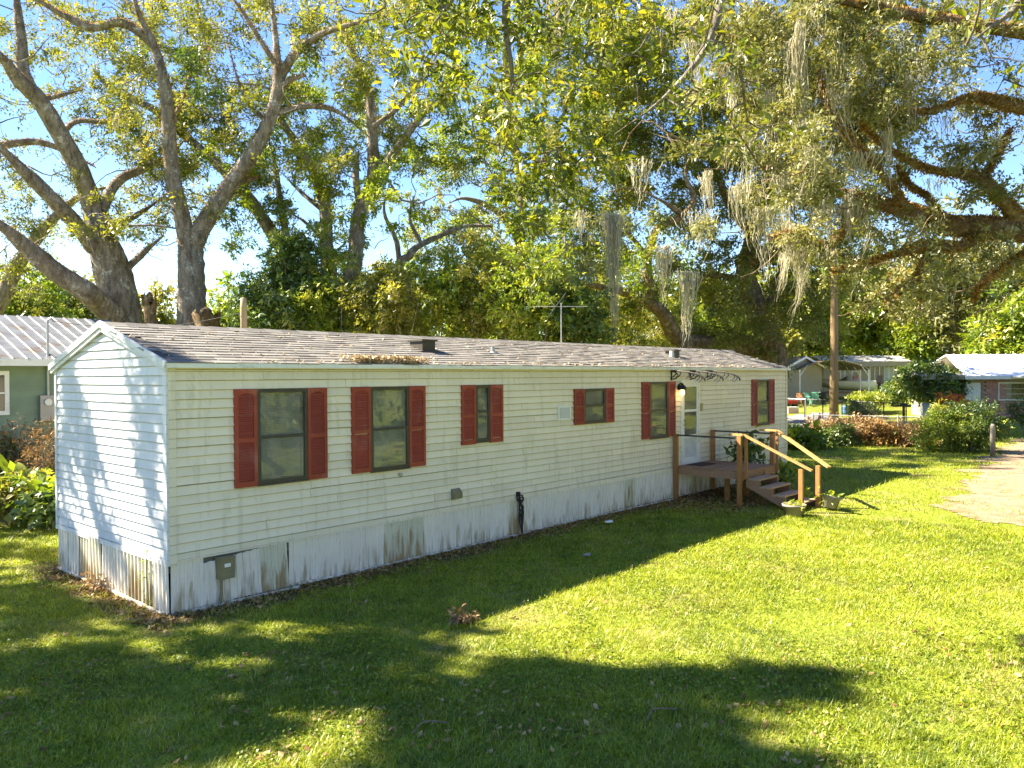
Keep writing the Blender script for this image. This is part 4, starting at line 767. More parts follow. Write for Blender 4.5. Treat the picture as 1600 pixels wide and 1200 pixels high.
# --- near oak whose limbs reach in from the right
b = np.array([17.6, -9.6, 0.0])
tr = catmull([b, b+[0.1, 0.2, 2.0], b+[-0.2, 0.7, 4.2], b+[-0.1, 1.0, 5.5], b+[0.3, 1.2, 7.5], b+[0.2, 1.5, 10]], 5), np.linspace(0.7, 0.25, 26)
P0 = np.array(tr[0])
def fromtrunk(z, px, Z0, Z1, w0, w1):
    s = P0[np.abs(P0[:, 2]-z).argmin()]; Zs = np.linspace(Z0, Z1, len(px)); Q = catmull([s]+[spot(a, c, q) for (a, c), q in zip(px, Zs)], 6)
    return Q, np.linspace(w0, w1, len(Q))/2*16/FPX
lim = [fromtrunk(4.6, [(1700, 372), (1600, 361), (1527, 355), (1480, 353), (1433, 336), (1387, 322), (1359, 313), (1317, 303), (1275, 299)], 16, 15.5, 46, 10), fromtrunk(5.2, [(1680, 360), (1600, 343), (1573, 322), (1536, 285), (1499, 271), (1452, 266), (1387, 233), (1340, 190)], 16, 15, 27, 5),
       LP([(1560, 358), (1536, 366), (1499, 387), (1452, 383), (1405, 397), (1340, 415), (1300, 425)], 16, 15, 20, 5), LP([(1470, 385), (1452, 397), (1429, 443), (1440, 470)], 16, 16, 9, 4), fromtrunk(8.5, [(1700, 190), (1600, 170), (1555, 159), (1517, 154), (1450, 175), (1390, 170)], 16, 15, 26, 5), fromtrunk(4.0, [(1660, 380), (1600, 397), (1536, 443), (1522, 471)], 15, 15, 8, 3),
       LP([(1420, 330), (1390, 290), (1350, 240), (1300, 180), (1280, 110)], 15.6, 15, 10, 4), fromtrunk(9.5, [(1640, 60), (1520, 40), (1400, 20), (1300, 0), (1200, -20)], 16, 14, 26, 6), LP([(1360, 313), (1320, 360), (1290, 385), (1240, 365), (1200, 373)], 15.5, 16.5, 11, 5), LP([(1536, 285), (1560, 240), (1580, 200)], 15.6, 15.6, 10, 5), LP([(1480, 353), (1450, 310), (1420, 290), (1400, 260)], 15.8, 16, 9, 4)]
cl = cells(["33333333222", "34444332110", "34444432110", "34444432211", "23444432222", "22333332222", "11232121121", "11110111110", "01121222211", "00011222100", "00000110000"], 22, -1, 16, 1.5, g0, 1.35)
mo = [(1262, 225, 15.5, 1.6, 0.10, 70), (1275, 250, 15.5, 1.5, 0.06, 46), (1325, 305, 15.5, 0.9, 0.09, 60), (1335, 318, 15.5, 0.6, 0.1, 30), (1300, 320, 15.5, 1.0, 0.1, 34), (1245, 60, 14, 2.4, 0.05, 40), (1250, 20, 14, 3.4, 0.04, 34), (1240, 350, 16.5, 1.3, 0.1, 50), (1255, 390, 16.5, 1.4, 0.1, 46), (1225, 395, 16.5, 0.9, 0.1, 30), (1480, 180, 15.5, 0.9, 0.08, 22), (1460, 280, 15.5, 0.4, 0.06, 18), (1490, 95, 15, 0.7, 0.1, 22), (1350, 330, 15.5, 0.6, .1, 24)]+[(px, py, 14.9, l_, 0.08, 34) for px, py, l_ in ((1140, 110, 1.2), (1172, 195, 1.5), (1205, 140, 1.0), (1288, 55, 1.4), (1312, 140, 1.2), (1360, 85, 1.1), (1420, 120, 1.3), (1385, 205, 1.0), (1228, 270, 1.6), (1150, 290, 1.1), (1192, 325, 1.4), (1105, 270, 0.9), (1292, 262, 1.2), (1450, 60, 1.0), (1345, 240, 0.9), (1090, 60, 1.0))]
tree('oak_tree', 'mossy oak reaching thick fern-covered limbs into view from the right', b, tr, lim, cl, G['lf_pale'], G['bark_brown'], 66, (0.24, 0.42), 0.064, 9, fern=110, autom=130, bare=320, mosses=mo, tint=(0.30, 0.24), sw=0.008)
# --- overhanging oak standing out of view, its leaves hang in from the top
b = np.array([9.0, -15.5, 0.0])
tr = catmull([b, b+[0, 0.2, 2.5], b+[-0.3, 0.8, 5], b+[-0.5, 1.6, 7.2]], 5), np.linspace(0.5, 0.3, 16)
lim = [(catmull([b+[-0.5, 1.6, 7.2], b+[-2, 4, 8.6], spot(1000, -170, 9.5), spot(830, -120, 9), spot(740, -40, 8.8), spot(660, 60, 8.6)], 6), np.linspace(0.26, 0.02, 31)), (catmull([spot(850, -130, 9), spot(790, 0, 8.8), spot(800, 120, 8.7), spot(790, 240, 8.6)], 6), np.linspace(0.05, 0.012, 19)), (catmull([spot(1000, -170, 9.5), spot(1120, -60, 11), spot(1110, 60, 11), spot(1040, 150, 11), spot(960, 210, 11)], 6), np.linspace(0.09, 0.015, 25)),
       (catmull([b+[-0.5, 1.6, 7.2], b+[2, 4, 8.5], spot(1700, -60, 8), spot(1580, 20, 7.5), spot(1510, 70, 7.2)], 6), np.linspace(0.14, 0.008, 25))]
cl = np.vstack((cells(["2444444431000", "1344444320100", "0244444311111", "0022344310111", "0002344400021", "0000244300010", "0000244200000", "0000023100000", "0000011000000"], 11, -1, 8.8, 0.55, g0, 0.62), cells(["0122221", "0122221", "0112211", "0112210", "0011100"], 17, -1, 11, 0.8, g0, 0.3), cells(["0121", "0111", "0010"], 29, -1, 7.4, 0.3, g0, 0.8)))
tree('overhanging_oak', 'near oak spray of larger sunlit leaves hanging down from the top edge', b, tr, lim, cl, G['lf_canopy'], G['bark'], 25, (0.16, 0.28), 0.066, 10, tri=False, mosses=[(880, -20, 9, 1.5, 0.03, 34), (870, -20, 9, 0.9, 0.05, 20), (1045, 20, 10, 0.5, 0.05, 16)], tint=(0.5, 0.22), sw=0.005)
# --- shade oak left of the frame: throws the shade over the gable and the near lawn
sv = np.array([-0.60, 0.93, 1.0]); gs = np.random.default_rng(31)
def shade(poly, holes, n, zlo, zhi):
    lo = np.min(poly, 0); hi = np.max(poly, 0); Q = np.column_stack((gs.uniform(lo[0], hi[0], n*8), gs.uniform(lo[1], hi[1], n*8))); Q = Q[inpoly(Q, poly)]
    for cx, cy, rx, ry in holes: Q = Q[((Q[:, 0]-cx)/rx)**2+((Q[:, 1]-cy)/ry)**2 > 1]
    wt = np.maximum(Q[:, 1]-600.0, 60)**-3; wt /= wt.sum(); Q = Q[gs.choice(len(Q), min(n, len(Q)), False, wt)]
    P = np.array([gspot(a, c) for a, c in Q]); return P+sv*gs.uniform(zlo, zhi, len(P))[:, None]
c1 = shade([(-500, 850), (60, 915), (260, 985), (450, 990), (680, 990), (670, 1050), (720, 1090), (600, 1140), (330, 1160), (250, 1230), (-500, 1300)], [(180, 1000, 150, 13), (20, 1018, 70, 14), (365, 972, 75, 10), (140, 1130, 34, 10), (420, 1098, 26, 10), (440, 985, 60, 9), (-150, 940, 80, 14)], 275, 9.0, 12.5)
c2 = shade([(740, 1065), (830, 1032), (900, 1048), (1000, 1055), (1060, 1040), (1200, 1055), (1340, 1062), (1250, 1085), (1150, 1108), (1060, 1120), (1280, 1195), (1300, 1260), (800, 1260), (620, 1230), (700, 1150)], [(870, 1180, 70, 14), (1240, 1090, 30, 6)], 115, 11.0, 13.5)
yy = gs.uniform(-0.2, 3.8, 300); zz = gs.uniform(0.2, 3.6, 300); yb = 0.95+(zz-0.9)*0.48; hw = 0.30+0.20*zz; kp = (np.abs(yy-yb) > hw) & (gs.random(300) < np.where(zz < 1.3, 0.40, 0.60)); c3 = np.column_stack((np.zeros(kp.sum()), yy[kp], zz[kp]))+sv*gs.uniform(5.5, 8.0, kp.sum())[:, None]
c4 = shade([(-260, 800), (60, 815), (92, 860), (150, 930), (230, 965), (120, 985), (-260, 940)], [(60, 850, 40, 10), (20, 900, 60, 9)], 75, 9.0, 12.0); cl = np.vstack((c1, c2, c4)); b = np.array([-12.0, 10.0, 0.0])
tr = catmull([b, b+[0.2, 0, 2.5], b+[0.8, -0.4, 5], b+[2.0, -0.8, 7.5], b+[3.5, -2, 9.5], b+[5.5, -4, 10.5]], 5), np.linspace(0.6, 0.12, 26)
tree('shade_oak', 'oak standing just left of view whose crown shades the gable end', b, tr, [(catmull([b+[0.8, -0.4, 5], b+[3, 1.5, 8], b+[5, 3, 11], b+[6, 4, 13]], 5), np.linspace(0.25, 0.06, 16)), (catmull([b+[2.0, -0.8, 7.5], b+[3, -4, 9], b+[5, -7, 10], b+[8, -9, 11]], 5), np.linspace(0.2, 0.05, 16))], cl, G['lf_oak'], G['bark'], 70, (0.26, 0.46), 0.13, 12, extra=lambda A, g: A.add(*leaf_cloud(c3, g.uniform(0.13, 0.26, len(c3)), 60, 0.10, g, tri=True)))

# --- shrubs and hedge
def bush(name, label, c, rad, n, lm, seed, ln=0.10, per=60, cs=(0.2, 0.34), stems=6, cat='shrub', group=None, tint=(0.42, 0.2), shell=0.55, width=0.45, tri=False):
    g = np.random.default_rng(seed); c = np.asarray(c, float); root = thing(name, label, cat, (c[0], c[1], float(gz(c[0], c[1]))), group=group)
    d = g.normal(0, 1, (n, 3)); d /= np.linalg.norm(d, axis=1)[:, None]; lump = 1+0.22*np.sin(d[:, 0]*5+seed)*np.cos(d[:, 1]*4+seed*2)+0.15*np.sin(d[:, 2]*7+seed)
    C = c+d*np.array(rad)*(g.uniform(shell, 1.0, n)*lump)[:, None]; base = np.array([c[0], c[1], gz(c[0], c[1])]); C[:, 2] = np.maximum(C[:, 2], base[2]+0.08)
    ac = Acc(); nodes = []
    for k in range(stems):
        q = base+np.array([g.normal(0, 0.12*rad[0]), g.normal(0, 0.12*rad[1]), -0.03]); e = c+g.normal(0, 0.35, 3)*np.array(rad); P = catmull([q, (q+e)/2+g.normal(0, 0.06, 3), e], 4); ac.add(*tube_np(P, np.linspace(0.03, 0.012, len(P)), 5)); nodes.append(P)
    ac2 = attach(np.vstack(nodes), C, g, 0.004, 0.02, ac); ac2.build('stem', G['bark'], root, True)['kind'] = 'stuff'
    A = Acc(); A.add(*leaf_cloud(C, g.uniform(*cs, n), int(per*(1.6 if tri else 1)), ln, g, tint=tint, width=width, tri=tri)); A.build('foliage', lm, root); return root
HED = [(432, 478, 25, 1.5, 1.7, 'lf_dark', 'dark ivy-clad shrub at the left end of the hedge behind the roof'), (462, 420, 25.5, 0.9, 1.6, 'lf_dark', 'tall column of dark ivy leaves behind the roof left of the hedge'), (520, 490, 25.5, 1.5, 1.3, 'lf_bright', 'green hedge shrub below the twin-trunked tree'), (600, 480, 25, 1.7, 1.5, 'lf_oak', 'yellow-green hedge shrub left of the roof box vent'), (680, 470, 26, 1.7, 1.7, 'lf_bright', 'glossy hedge shrub straight behind the roof box vent'), (755, 460, 26, 1.6, 1.8, 'lf_oak', 'tall yellow-flecked hedge shrub behind the roof vent pipe'), (830, 470, 25, 1.7, 1.8, 'lf_bright', 'green hedge shrub left of the television antenna'), (890, 495, 25, 1.2, 1.2, 'lf_dark', 'dark hedge shrub right of the television antenna'), (1130, 510, 47, 2.6, 2.4, 'lf_bright', 'shady shrub behind the low limb of the dark oak'), (1010, 515, 48, 2.6, 1.8, 'lf_oak', 'olive shrub behind the far part of the roof under the low limb')]
for k, (px, py, Z, rx, rz, lm, lab) in enumerate(HED):
    c = spot(px, py, Z); bush('hedge_shrub', lab, c, (rx, rx, rz), 150, G[lm], 40+k, 0.105, 62, (0.24, 0.42), 7, 'shrub', 'hedge shrubs behind the home', shell=0.35, tri=True, tint=(0.55, 0.22))
    
def bgtree(label, px, Z, top, wpx, lm, bark, seed, n=130, per=60, low=0.35, ln=None, lean=0, tw=9, autom=10, tint=(0.5, 0.2), name='background_tree'):
    g = np.random.default_rng(seed); m = Z/FPX; b = spot(px, 600, Z); b[2] = float(gz(b[0], b[1])); H = 2.87+(586-top)*m-b[2]; r = wpx*m/2
    tr = catmull([b-[0, 0, .1], b+[lean*0.2+g.normal(0, .1), g.normal(0, .1), H*0.3], b+[lean*0.6, g.normal(0, .2), H*0.6], b+[lean, 0, H*0.9]], 4), np.linspace(tw*m/2*1.3, tw*m/2*0.3, 13)
    lim = []
    for k in range(4):
        a = g.uniform(0, 6.28); z0 = H*g.uniform(0.35, 0.65); e = np.array([math.cos(a)*r*0.7, math.sin(a)*r*0.7, H*g.uniform(0.6, 0.9)]); s = tr[0][np.abs(tr[0][:, 2]-b[2]-z0).argmin()]
        lim.append((catmull([s, (s+b+e)/2+g.normal(0, .3, 3), b+e], 4), np.linspace(tw*m/2*0.6, tw*m/2*0.2, 9)))
    d = g.normal(0, 1, (n, 3)); d /= np.linalg.norm(d, axis=1)[:, None]; C = b+[lean*0.7, 0, H*(1+low)/2]+d*np.array([r, r, H*(1-low)/2])*(g.uniform(0.3, 1, n)*(1+0.25*np.sin(d[:, 0]*6+seed)))[:, None]
    tree(name, label, b, tr, lim, C, lm, bark, int(per*0.75), (0.026*Z*0.6, 0.026*Z), ln or 0.0050*Z, seed, 'trees in the background', autom=autom, tint=tint, nside=8, sw=0.0006*Z)
BG = [('round green tree far behind the green house roof', 40, 46, 395, 170, 'lf_bright', 'bark', .25), ('olive tree far behind between the great oak and the forked oak', 240, 55, 455, 110, 'lf_oak', 'bark', .1), ('far rounded tree right of the forked oak trunk', 370, 60, 440, 120, 'lf_bright', 'bark', .1), ('small far tree at the left end behind the hedge', 430, 50, 470, 90, 'lf_oak', 'bark', .1), ('far green tree at the left edge beside the leaning limb', -20, 42, 420, 110, 'lf_bright', 'bark', .2), ('far tree between the great oak trunk and its low limb', 110, 60, 430, 120, 'lf_oak', 'bark', .15),
      ('tall far tree left of the utility pole', 1255, 75, 400, 120, 'lf_bright', 'bark_pale', .2), ('yellow-green far tree right of the utility pole', 1335, 80, 395, 130, 'lf_bright', 'bark_pale', .2), ('far tree with autumn-orange tinge above the carport', 1405, 78, 415, 110, 'lf_fern', 'bark_pale', .3), ('pale mossy far tree behind the tan trailer', 1445, 85, 385, 150, 'lf_pale', 'bark_pale', .25), ('pale moss-draped tree with stout trunk left of the white roof', 1490, 70, 340, 190, 'lf_pale', 'bark_pale', .3), ('tall pale mossy tree behind the white metal roof', 1560, 78, 330, 200, 'lf_pale', 'bark_pale', .25), ('bright green round tree at the right edge behind the white roof', 1590, 62, 455, 130, 'lf_bright', 'bark', .1), ('far green tree past the right edge of the white roof', 1680, 66, 380, 180, 'lf_oak', 'bark', .2),
      ('slender far tree between shed and carport', 1290, 90, 420, 120, 'lf_oak', 'bark_pale', .15), ('low green tree behind the tan trailer end', 1425, 72, 500, 80, 'lf_bright', 'bark', .1), ('thin far tree showing pale stems above the trailer roof', 1375, 95, 430, 120, 'lf_bright', 'bark_pale', .35), ('far olive tree seen past the dark oak trunk', 1180, 70, 430, 140, 'lf_oak', 'bark', .1), ('far tree behind the low limb of the dark oak', 1080, 62, 400, 170, 'lf_bright', 'bark', .1), ('far tree behind the television antenna', 950, 60, 400, 170, 'lf_oak', 'bark', .1), ('far tree behind the middle hedge', 760, 58, 400, 170, 'lf_bright', 'bark', .1), ('far tree behind the left part of the hedge', 590, 62, 430, 150, 'lf_oak', 'bark', .1)]
for k, (lab, px, Z, top, wpx, lm, bk, low) in enumerate(BG):
    bgtree(lab, px, Z, top, wpx, G[lm], G[bk], 100+k, 120, 62, low, tw=14 if 'stout' in lab else 7, autom=26 if lm == 'lf_pale' else 8)
# a distant wood that closes the horizon
g = np.random.default_rng(8); A = Acc()
ang = g.uniform(-60, 60, 1500); rr = g.uniform(105, 150, 1500); a_ = YAW+np.radians(ang); hz = g.uniform(0, 1, 1500)**1.1*(6.5+2.0*np.sin(ang*0.6)+1.5*np.sin(ang*1.7+1))
C = np.column_stack((CAM[0]+rr*np.cos(a_), CAM[1]+rr*np.sin(a_), 0.9+hz)); A.add(*leaf_cloud(C, g.uniform(1.4, 2.8, 1500), 30, 0.95, g, width=0.6)); tag(A.build('distant_wood', G['lf_oak']), 'distant woodland closing the horizon beyond the houses', 'woodland', kind='stuff')
# trees across the yard behind the viewer, mirrored in the panes
for k, (x, y, h, r, lm, lab) in enumerate([(15, -17, 10, 4.5, 'lf_bright', 'bright tree across the yard mirrored in the second window'), (34, -17, 10, 5, 'lf_oak', 'olive tree across the yard mirrored in the door glass'), (8.5, -17, 10, 4.2, 'lf_pale', 'pale tree across the yard mirrored in the first window'), (46, -16, 12, 6, 'lf_bright', 'far tree across the yard mirrored in the last window'), (23, -18, 10, 4.5, 'lf_oak', 'olive tree across the yard mirrored in the narrow window')]):
    g = np.random.default_rng(300+k); b = np.array([x, y, 0.0]); tr = catmull([b, b+[0.2, 0, h*.3], b+[-0.2, 0.2, h*.6], b+[0, 0, h*.9]], 4), np.linspace(0.4, 0.1, 13)
    d = g.normal(0, 1, (70, 3)); d /= np.linalg.norm(d, axis=1)[:, None]; C = b+[0, 0, h*.5]+d*np.array([r, r, h*.5])*g.uniform(.4, 1, 70)[:, None]; C[:, 2] = np.maximum(C[:, 2], 0.5)
    tree('yard_tree', lab, b, tr, [], C, G[lm], G['bark'], 60, (0.7, 1.2), 0.30, 300+k, 'trees across the yard', nside=8)
# ------------------------------------------------------------------ neighbours and small things
CRZ = YAW-math.pi/2
def face(px, Z, turn=0.0):                               # a spot on the ground at that depth, turned towards the viewer
    p = spot(px, 600, Z); p[2] = float(gz(p[0], p[1])); return tuple(p), CRZ+turn
# green house at the left
GY0 = 12.6
gh = thing('green_house', 'sage green neighbouring house with corrugated metal roof at the left edge', 'house', (0, GY0, 0))
G['sage'] = M('sage_siding', (0.20, 0.27, 0.19), (0.16, 0.22, 0.155), 3, 0.6, rand=0.05); G['tin'] = M('tin_roof', (0.26, 0.275, 0.30), (0.15, 0.16, 0.18), 2.5, 0.4, metal=0.35, stain=(0.16, 0.11, 0.07), stain_scale=1.6, stain_lim=(0.55, 0.68))
GX0, GX1, GE = -9.0, 5.6, 3.33
gw = MB().box(GX0, GX1-0.3, GY0, GY0+6.6, 0.0, GE-0.02).prism([(GX1-0.3, GY0, GE-.02), (GX1-0.3, GY0+6.6, GE-.02), (GX1-0.3, GY0+3.3, GE+1.0)], (-0.1, 0, 0)).build('wall', G['sage'], gh)
for k in range(20):
    z0 = 0.35+k*0.145; MB().add([(GX0, GY0-0.004, z0), (GX1-0.3, GY0-0.004, z0), (GX1-0.3, GY0-0.022, z0), (GX0, GY0-0.022, z0), (GX0, GY0-0.006, z0+0.145), (GX1-0.3, GY0-0.006, z0+0.145)], [(0, 3, 2, 1), (3, 4, 5, 2), ]).build('siding_board', G['sage'], gw)
gr = MB(); ey = GY0-0.45; ry = GY0+3.4; er = GE-0.02; rr_ = 4.62
gr.add([(GX0, ey, er), (GX1, ey, er), (GX1, ry, rr_), (GX0, ry, rr_), (GX1, 2*ry-ey, er), (GX0, 2*ry-ey, er)], [(0, 1, 2, 3), (3, 2, 4, 5)]); groof = gr.build('roof', G['tin'], gh)
x = GX0+0.1
while x < GX1: MB().bar((x, ey-0.01, er+0.012), (x, ry, rr_+0.012), 0.045, 0.03).build('roof_rib', G['tin'], groof); x += 0.30
MB().box(GX0, GX1, ey-0.025, ey-0.001, er-0.16, er+0.01).build('fascia', G['white'], gh); MB().box(GX0, GX1-.3, ey, GY0-.03, er-0.15, er-0.13).build('soffit', G['white'], gh)
wx0, wx1, wz0, wz1 = 0.55, 1.80, 2.06, 2.93
gwn = MB().box(wx0-0.1, wx0, GY0-0.06, GY0-0.023, wz0-0.1, wz1+0.1).box(wx1, wx1+0.1, GY0-0.06, GY0-0.023, wz0-0.1, wz1+0.1).box(wx0, wx1, GY0-0.06, GY0-0.023, wz1, wz1+0.1).box(wx0, wx1, GY0-0.06, GY0-0.023, wz0-0.1, wz0).box(wx0, wx1, GY0-0.05, GY0-0.023, (wz0+wz1)/2-.02, (wz0+wz1)/2+.02).build('window', G['white'], gh)
for a_, b_ in ((wz0, (wz0+wz1)/2-.021), ((wz0+wz1)/2+.021, wz1)): MB().box(wx0, wx1, GY0-0.035, GY0-0.028, a_, b_).build('pane', M('dark_pane', (0.03, 0.035, 0.04), None, 3, 0.08, spec=0.6), gwn)
q = spot(79, 625, 19.6); mx_ = q[0]
mtr = MB().box(mx_-0.17, mx_+0.17, GY0-0.16, GY0-0.023, 1.78, 2.42).build('meter_box', G['greybox'], gh)
MB().tube([(mx_+0.03, GY0-0.09, 2.42), (mx_+0.03, GY0-0.09, 3.30), (mx_+0.03, GY0-0.09, 4.3), (mx_+0.1, GY0-0.09, 4.36), (mx_+0.18, GY0-0.09, 4.28)], 0.032, 8).build('conduit', G['galv'], mtr); MB().tube([(mx_, GY0-0.16, 2.25), (mx_, GY0-0.22, 2.25)], 0.085, 12).build('meter', G['white'], mtr)

# plants by the left corner
def strapleaves(name, label, c, n, ln, wd, mat, seed, up=0.8, cat='plant', tint=0.6, group=None):
    g = np.random.default_rng(seed); root = thing(name, label, cat, tuple(c), group=group)
    for k in range(n):
        a = g.uniform(0, 6.28); l = ln*g.uniform(0.6, 1.1); el = up*g.uniform(0.6, 1.2); K = 8; s = np.linspace(0, 1, K)
        h = np.column_stack((np.cos(a)*s*l*math.cos(el), np.sin(a)*s*l*math.cos(el), l*math.sin(el)*s-0.75*l*s**2.2*math.cos(el))); P = np.asarray(c)+h+[g.normal(0, .05), g.normal(0, .05), 0.02]
        sd = np.array([-math.sin(a), math.cos(a), 0.0]); wv = wd*np.sin(np.clip((s-0.18)/0.82, 0.02, 1)**0.8*math.pi)*0.5+0.012
        V = np.vstack((P+sd*wv[:, None]+[0, 0, .02], P, P-sd*wv[:, None]+[0, 0, .02])); i = np.arange(K-1)
        F = np.vstack((np.column_stack((i, i+1, K+i+1, K+i)), np.column_stack((K+i, K+i+1, 2*K+i+1, 2*K+i)))); np_obj('leaf', V, F, mat, root, np.full(len(F), np.clip(tint+g.normal(0, .15), 0, 1)), True)
    return root
def gp(px, py): p = gspot(px, py); p[2] = gz(p[0], p[1]); return p
strapleaves('broadleaf_plant', 'large arching broad-leaved plant at the left edge behind the gable', spot(30, 720, 16.5)*[1, 1, 0]+[0, 0, 0.35], 11, 1.5, 0.28, G['lf_bright'], 61, 1.0, tint=0.4)
strapleaves('broadleaf_plant', 'smaller broad-leaved plant close to the gable rear corner', spot(80, 720, 15.5)*[1, 1, 0]+[0, 0, 0.3], 10, 1.2, 0.24, G['lf_bright'], 62, 1.0, tint=0.35)
for k, (px, py, Z, r, h, lm, lab) in enumerate([(40, 765, 16, 0.8, 0.45, 'lf_bright', 'sunlit leafy shrub below the broad-leaved plant at left'), (85, 785, 15, 0.5, 0.4, 'lf_dark', 'dark leafy shrub against the rear corner of the gable'), (5, 775, 15.5, 0.7, 0.4, 'lf_oak', 'yellowing shrub at the left edge of the lawn'), (-15, 715, 18, 0.8, 0.7, 'lf_dark', 'dark shrub in front of the green house window')]):
    c = spot(px, py, Z); bush('garden_shrub', lab, c, (r, r, h*0.8), 36, G[lm], 400+k, 0.15, 26, (0.16, 0.34), 8, tint=(0.55, 0.25), width=0.55)
for k, (px, py, Z, r, h, lab) in enumerate([(52, 700, 18.0, 1.0, 0.55, 'heap of dry brown vines against the green house wall'), (84, 700, 17, 0.5, 0.5, 'dry brown brush below the meter box'), (0, 700, 18.0, 0.8, 0.6, 'brown tangle of dead brush at the left edge')]):
    c = spot(px, py, Z); bush('dry_brush', lab, c, (r, r*0.7, h), 40, G['lf_dry'], 420+k, 0.11, 22, (0.2, 0.42), 22, 'brush', width=0.2, tint=(0.35, 0.25))
# stumps and post between oaks and roof
for px, Z, top, r, lab in ((240, 27.5, 463, 0.22, 'short broken stump between the great oak and the forked oak'), (328, 26.4, 487, 0.36, 'low lumpy stump at the foot of the forked oak')):
    b = spot(px, 520, Z); b[2] = 0; hh = 2.87+(586-top)*Z/FPX; P = catmull([b, b+[0.05, 0, hh*.5], b+[-0.1, 0.05, hh]], 5); V, F = tube_np(P, np.linspace(r*1.5, r, len(P))*(1+0.18*np.sin(np.arange(len(P))*1.3)), 14, 0.28); V[-14:, 2] += rng.normal(0, 0.16, 14)
    t_ = thing('stump', lab, 'stump', tuple(b)); np_obj('trunk', V, F, G['bark_brown'], t_, smooth=True); n = 12; MB().lathe([(r*0.75, -0.15), (r*0.5, 0.12), (0.03, 0.22)], tuple(P[-1]), 7).build('broken_top', G['bark_brown'], t_)
b = spot(381, 520, 20); b[2] = 0
po_ = thing('wooden_post', 'weathered wooden post standing behind the home roof at left', 'post', tuple(b)); MB().lathe([(0.09, 0), (0.085, 4.6), (0.075, 4.86), (0.0, 4.88)], tuple(b), 12).build('pole', M('grey_post', (0.33, 0.26, 0.17), (0.24, 0.19, 0.12), 5, 0.9, 0.4, stretch=(4, 4, .6)), po_, True)
MB().tube([b+[-.1, 0, 4.4], b+[.1, 0, 4.4]], 0.012, 6).build('bolt', G['galv'], po_)
pt = np.array(b)+[0, 0, 4.5]; mt = np.array([mx_+0.18, GY0-0.09, 4.28]); s_ = np.linspace(0, 1, 12)[:, None]; Wp = mt+(pt-mt)*s_; Wp[:, 2] -= 0.28*np.sin(s_[:, 0]*math.pi)
tag(MB().tube(Wp, 0.008, 4).build('service_wire', G['black']), 'thin black wire sagging from the green house mast to the wooden post', 'wire')
# television antenna
b = spot(877, 545, 23); b[2] = 0; zb = spot(877, 479, 23)[2]
an = thing('tv_antenna', 'thin metal television antenna on a mast behind the roof', 'antenna', tuple(b)); MB().tube([b, [b[0], b[1], zb+0.1]], 0.018, 6).build('mast', G['galv'], an)
A0 = spot(832, 479, 23); A1 = spot(918, 479, 23); MB().tube([A0, A1], 0.008, 5).build('boom', G['galv'], an); dv = (A1-A0)/np.linalg.norm(A1-A0); sdv = np.array([-dv[1], dv[0], 0])
for k in range(9):
    c = A0+(A1-A0)*(0.06+k*0.11); l = 0.22+0.05*k; MB().tube([c-sdv*l, c+sdv*l], 0.006, 4).build('element', G['galv'], an)
c = spot(868, 479, 23)
for a_, b_ in ((-0.3, 0.35), (0.3, 0.4), (-.25, -.35)): MB().tube([c, c+dv*a_+np.array([0, 0, b_])], 0.008, 4).build('element', G['galv'], an)
# utility pole
p, _ = face(1303, 36); G['pole'] = M('pole_wood', (0.33, 0.22, 0.115), (0.21, 0.14, 0.07), 4, 0.9, 0.4, 20, stretch=(4, 4, .5))
up_ = thing('utility_pole', 'tall brown wooden pole standing beyond the far end of the home', 'pole', p); P = np.array([[p[0], p[1], p[2]-.1], [p[0]+.02, p[1], 3], [p[0]+.05, p[1], 6], [p[0]+.1, p[1]+.05, 9.5]]); MB().tube(P, [0.22, 0.18, 0.16, 0.13], 14).build('pole', G['pole'], up_, True)
MB().tube([P[2]+[0.15, 0.05, -5.9], P[2]+[0.17, 0.05, 1.0]], 0.02, 6).build('conduit', G['galv'], up_)

# chain-link fences
def fence(label, A, B, n, h, wire=True, post='galv'):
    A = np.array(A); B = np.array(B); t_ = thing('chain_link_fence', label, 'fence', tuple(A), group='wire fences at right'); d = B-A; ln = np.linalg.norm(d[:2])
    for k in range(n+1):
        q = A+d*k/n; MB().lathe([(0.032, -0.1), (0.032, h+0.03), (0.02, h+0.06)], tuple(q), 8).build('post', G[post], t_)
    MB().tube([A+[0, 0, h], B+[0, 0, h]], 0.022, 6).build('top_rail', G[post], t_)
    if wire:
        m = MB(); s = 0.075; u = d/ln; x = -h
        while x < ln:
            for sg in (1, -1):
                a0, a1 = (x, x+h) if sg == 1 else (x+h, x); z0, z1 = 0.03, h
                lo, hi = max(0, min(a0, a1)), min(ln, max(a0, a1))
                if hi-lo > 0.05:
                    f = lambda a_: z0+(z1-z0)*((a_-a0)/(a1-a0)); p0 = A+u*lo+[0, 0, f(lo)]; p1 = A+u*hi+[0, 0, f(hi)]; m.bar(p0, p1, 0.004, 0.004)
            x += s
        m.build('wire_mesh', G[post], t_)
F0 = gp(1271, 690); F1 = gp(1352, 690); F2 = gp(1462, 695)
fence('low chain-link fence half buried in dry vines beyond the lawn', gp(1271, 691), gp(1475, 699), 3, 1.15)
q0 = face(1225, 50)[0]; q1 = face(1257, 49)[0]; q2 = face(1416, 43)[0]
fence('dark chain-link fence in front of the carport yard', q1, q2, 5, 1.15, True, 'bronze'); fence('short chain-link stretch left of the carport yard by the lane', q0, np.array(q1)-[.1, .1, 0], 1, 1.15, False, 'galv')
